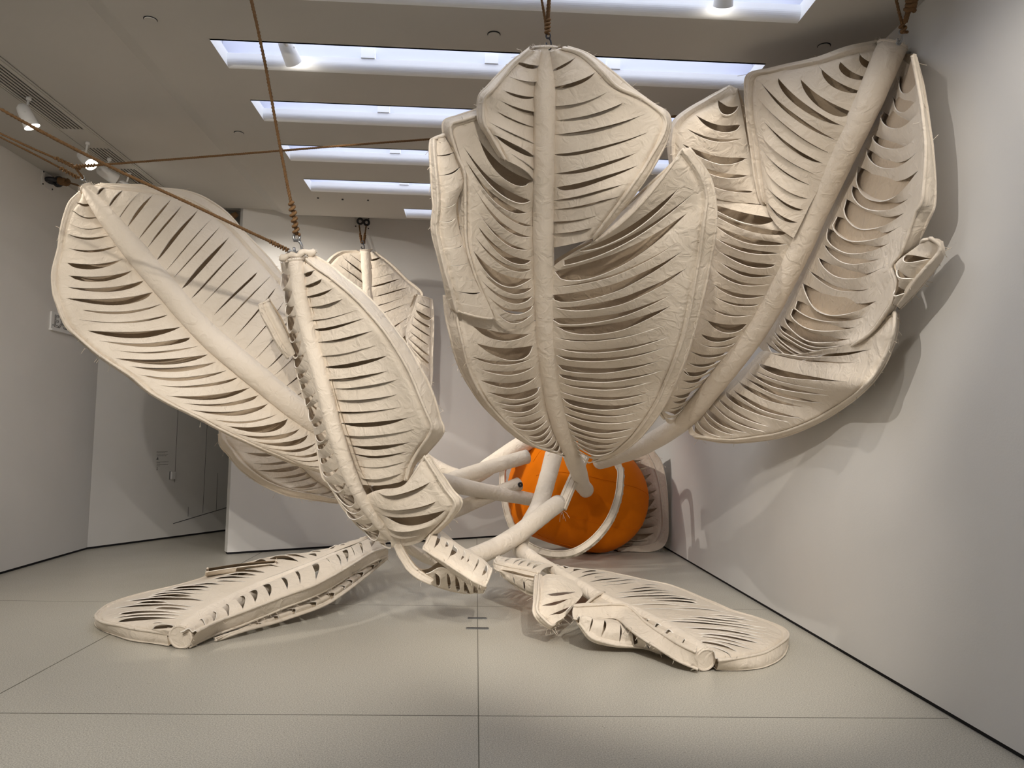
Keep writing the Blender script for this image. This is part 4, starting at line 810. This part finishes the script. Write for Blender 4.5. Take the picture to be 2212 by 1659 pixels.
# ---------------------------------------------------------------- things on the left wall
def on_plane(px, py, p0, n2):
    r = RB @ np.array([px-CX, -(py-CY), -F]); n2 = np.array([n2[0], n2[1], 0.0]); return CAM+r*(((np.array([p0[0], p0[1], 0])-CAM)@n2)/(r@n2))
def text(body, size, m, parent, origin, xdir, extrude=0.002, outline=False, name='lettering'):
    cu = bpy.data.curves.new(name, 'FONT'); cu.body = body; cu.size = size; cu.extrude = extrude
    if outline: cu.fill_mode = 'NONE'; cu.bevel_depth = 0.0035; cu.extrude = 0
    cu.materials.append(m); o = bpy.data.objects.new(name, cu); C.objects.link(o)
    x = Vector(xdir).normalized(); z_ = Vector((0, 0, 1)); n_ = x.cross(z_)
    bpy.context.view_layer.update()
    me = bpy.data.meshes.new_from_object(o.evaluated_get(bpy.context.evaluated_depsgraph_get()))
    bpy.data.objects.remove(o); bpy.data.curves.remove(cu)
    me.transform(Matrix.Translation(Vector(origin)-Vector(root_loc(parent))) @ Matrix((x, z_, n_)).transposed().to_4x4())
    o = bpy.data.objects.new(name, me); C.objects.link(o); o.parent = parent
    if not me.materials: me.materials.append(m)
    return o
# exit sign on the left wall
lt = on_plane(109, 672, (XL, 0), (1, 0)); lb_ = on_plane(107, 709, (XL, 0), (1, 0))
t = thing('exit_sign', (XL, lt[1]+0.3, lb_[2]), 'pale exit sign with outlined letters on left wall, half behind left feather', 'sign')
z0, z1 = lb_[2], lt[2]
MB().box(XL, XL+0.018, lt[1], lt[1]+0.52, z0, z1).build('sign_face', M_WHITE, t)
MB().box(XL, XL+0.04, lt[1]-0.01, lt[1]+0.53, z0-0.02, z0).build('sign_base', M_WHITE, t)
text('EXIT', (z1-z0)*1.02, M_INK, t, (XL+0.020, lt[1]+0.055, z0+0.03), (0, 1, 0), outline=True)
MB().add([(XL+0.020, lt[1]+0.02, z0+0.045), (XL+0.020, lt[1]+0.045, z0+0.03), (XL+0.020, lt[1]+0.045, z0+0.06)], [(0, 1, 2)]).build('arrow', M_INK, t)
# angled part of the left wall
dl = np.array([-3.03+5.09, 14.43-10.53]); dl /= np.linalg.norm(dl); nl = np.array([dl[1], -dl[0]])
def LW(px, py, off=0.0): return on_plane(px, py, np.array([XL, 10.53])+nl*off, nl)
d3 = np.array([dl[0], dl[1], 0]); n3 = np.array([nl[0], nl[1], 0])
hp_ = LW(371, 1027, 0.0)
door = thing('door_1', LW(410, 1110, 0.0), None, None, None, 'structure')
b = MB(); R_ = 0.0035
for (a1, a2) in (((385, 878), (377, 1042)), ((448, 905), (438, 1108)), ((470, 1022), (467, 1102)), ((407, 1095), (406, 1116))):
    b.tube([LW(*a1, 0.001), LW(*a2, 0.001)], R_, 5)
b.tube([LW(374, 1131, 0.001), LW(491, 1096, 0.001)], 0.006, 5)
b.build('panel_seam', mat('panel_seam', (0.10, 0.10, 0.11), 0.7), door)
h_ = MB().obox(hp_+n3*0.02, d3*0.03, n3*0.02, np.array([0, 0, 0.055])).build('door_handle', M_WHITE, door)
MB().obox(hp_+n3*0.003-d3*0.035, d3*0.01, n3*0.003, np.array([0, 0, 0.06])).build('recess', M_INK, h_)
tp_ = LW(344, 1000, 0.0)
t = thing('wall_text', tp_, 'tiny rows of dark wall text printed on the angled left wall', 'text')
for k, (py, ln) in enumerate(((976, .19), (978.6, .145), (982.5, .2), (984.8, .17), (998, .21), (1000, .06), (1004, .2), (1006.5, .05))):
    b = MB(); a = LW(338.5, py, 0.0015)
    x = 0.0
    rw = random.Random(k)
    while x < ln:
        w_ = rw.uniform(0.008, 0.03); e = min(x+w_, ln); c = a+d3*(x+e)/2; b.obox(c, d3*(e-x)/2, n3*0.0006, np.array([0, 0, 0.0028])); x = e+0.005
    b.build('text_row', M_INK, t)
b = MB(); a = LW(340, 990, 0.0015); b.add([a+d3*-0.02+np.array([0, 0, -0.02]), a+d3*0.02+np.array([0, 0, -0.02]), a+d3*0.008+np.array([0, 0, 0.025])], [(0, 1, 2)]); b.build('icon', M_INK, t)
b = MB(); a = LW(339.5, 1012, 0.0015); b.obox(a, d3*0.004, n3*0.0006, np.array([0, 0, 0.022])); b.obox(a+np.array([0, 0, -0.02]), d3*0.015, n3*0.0006, np.array([0, 0, 0.003])); b.build('mark', M_INK, t)
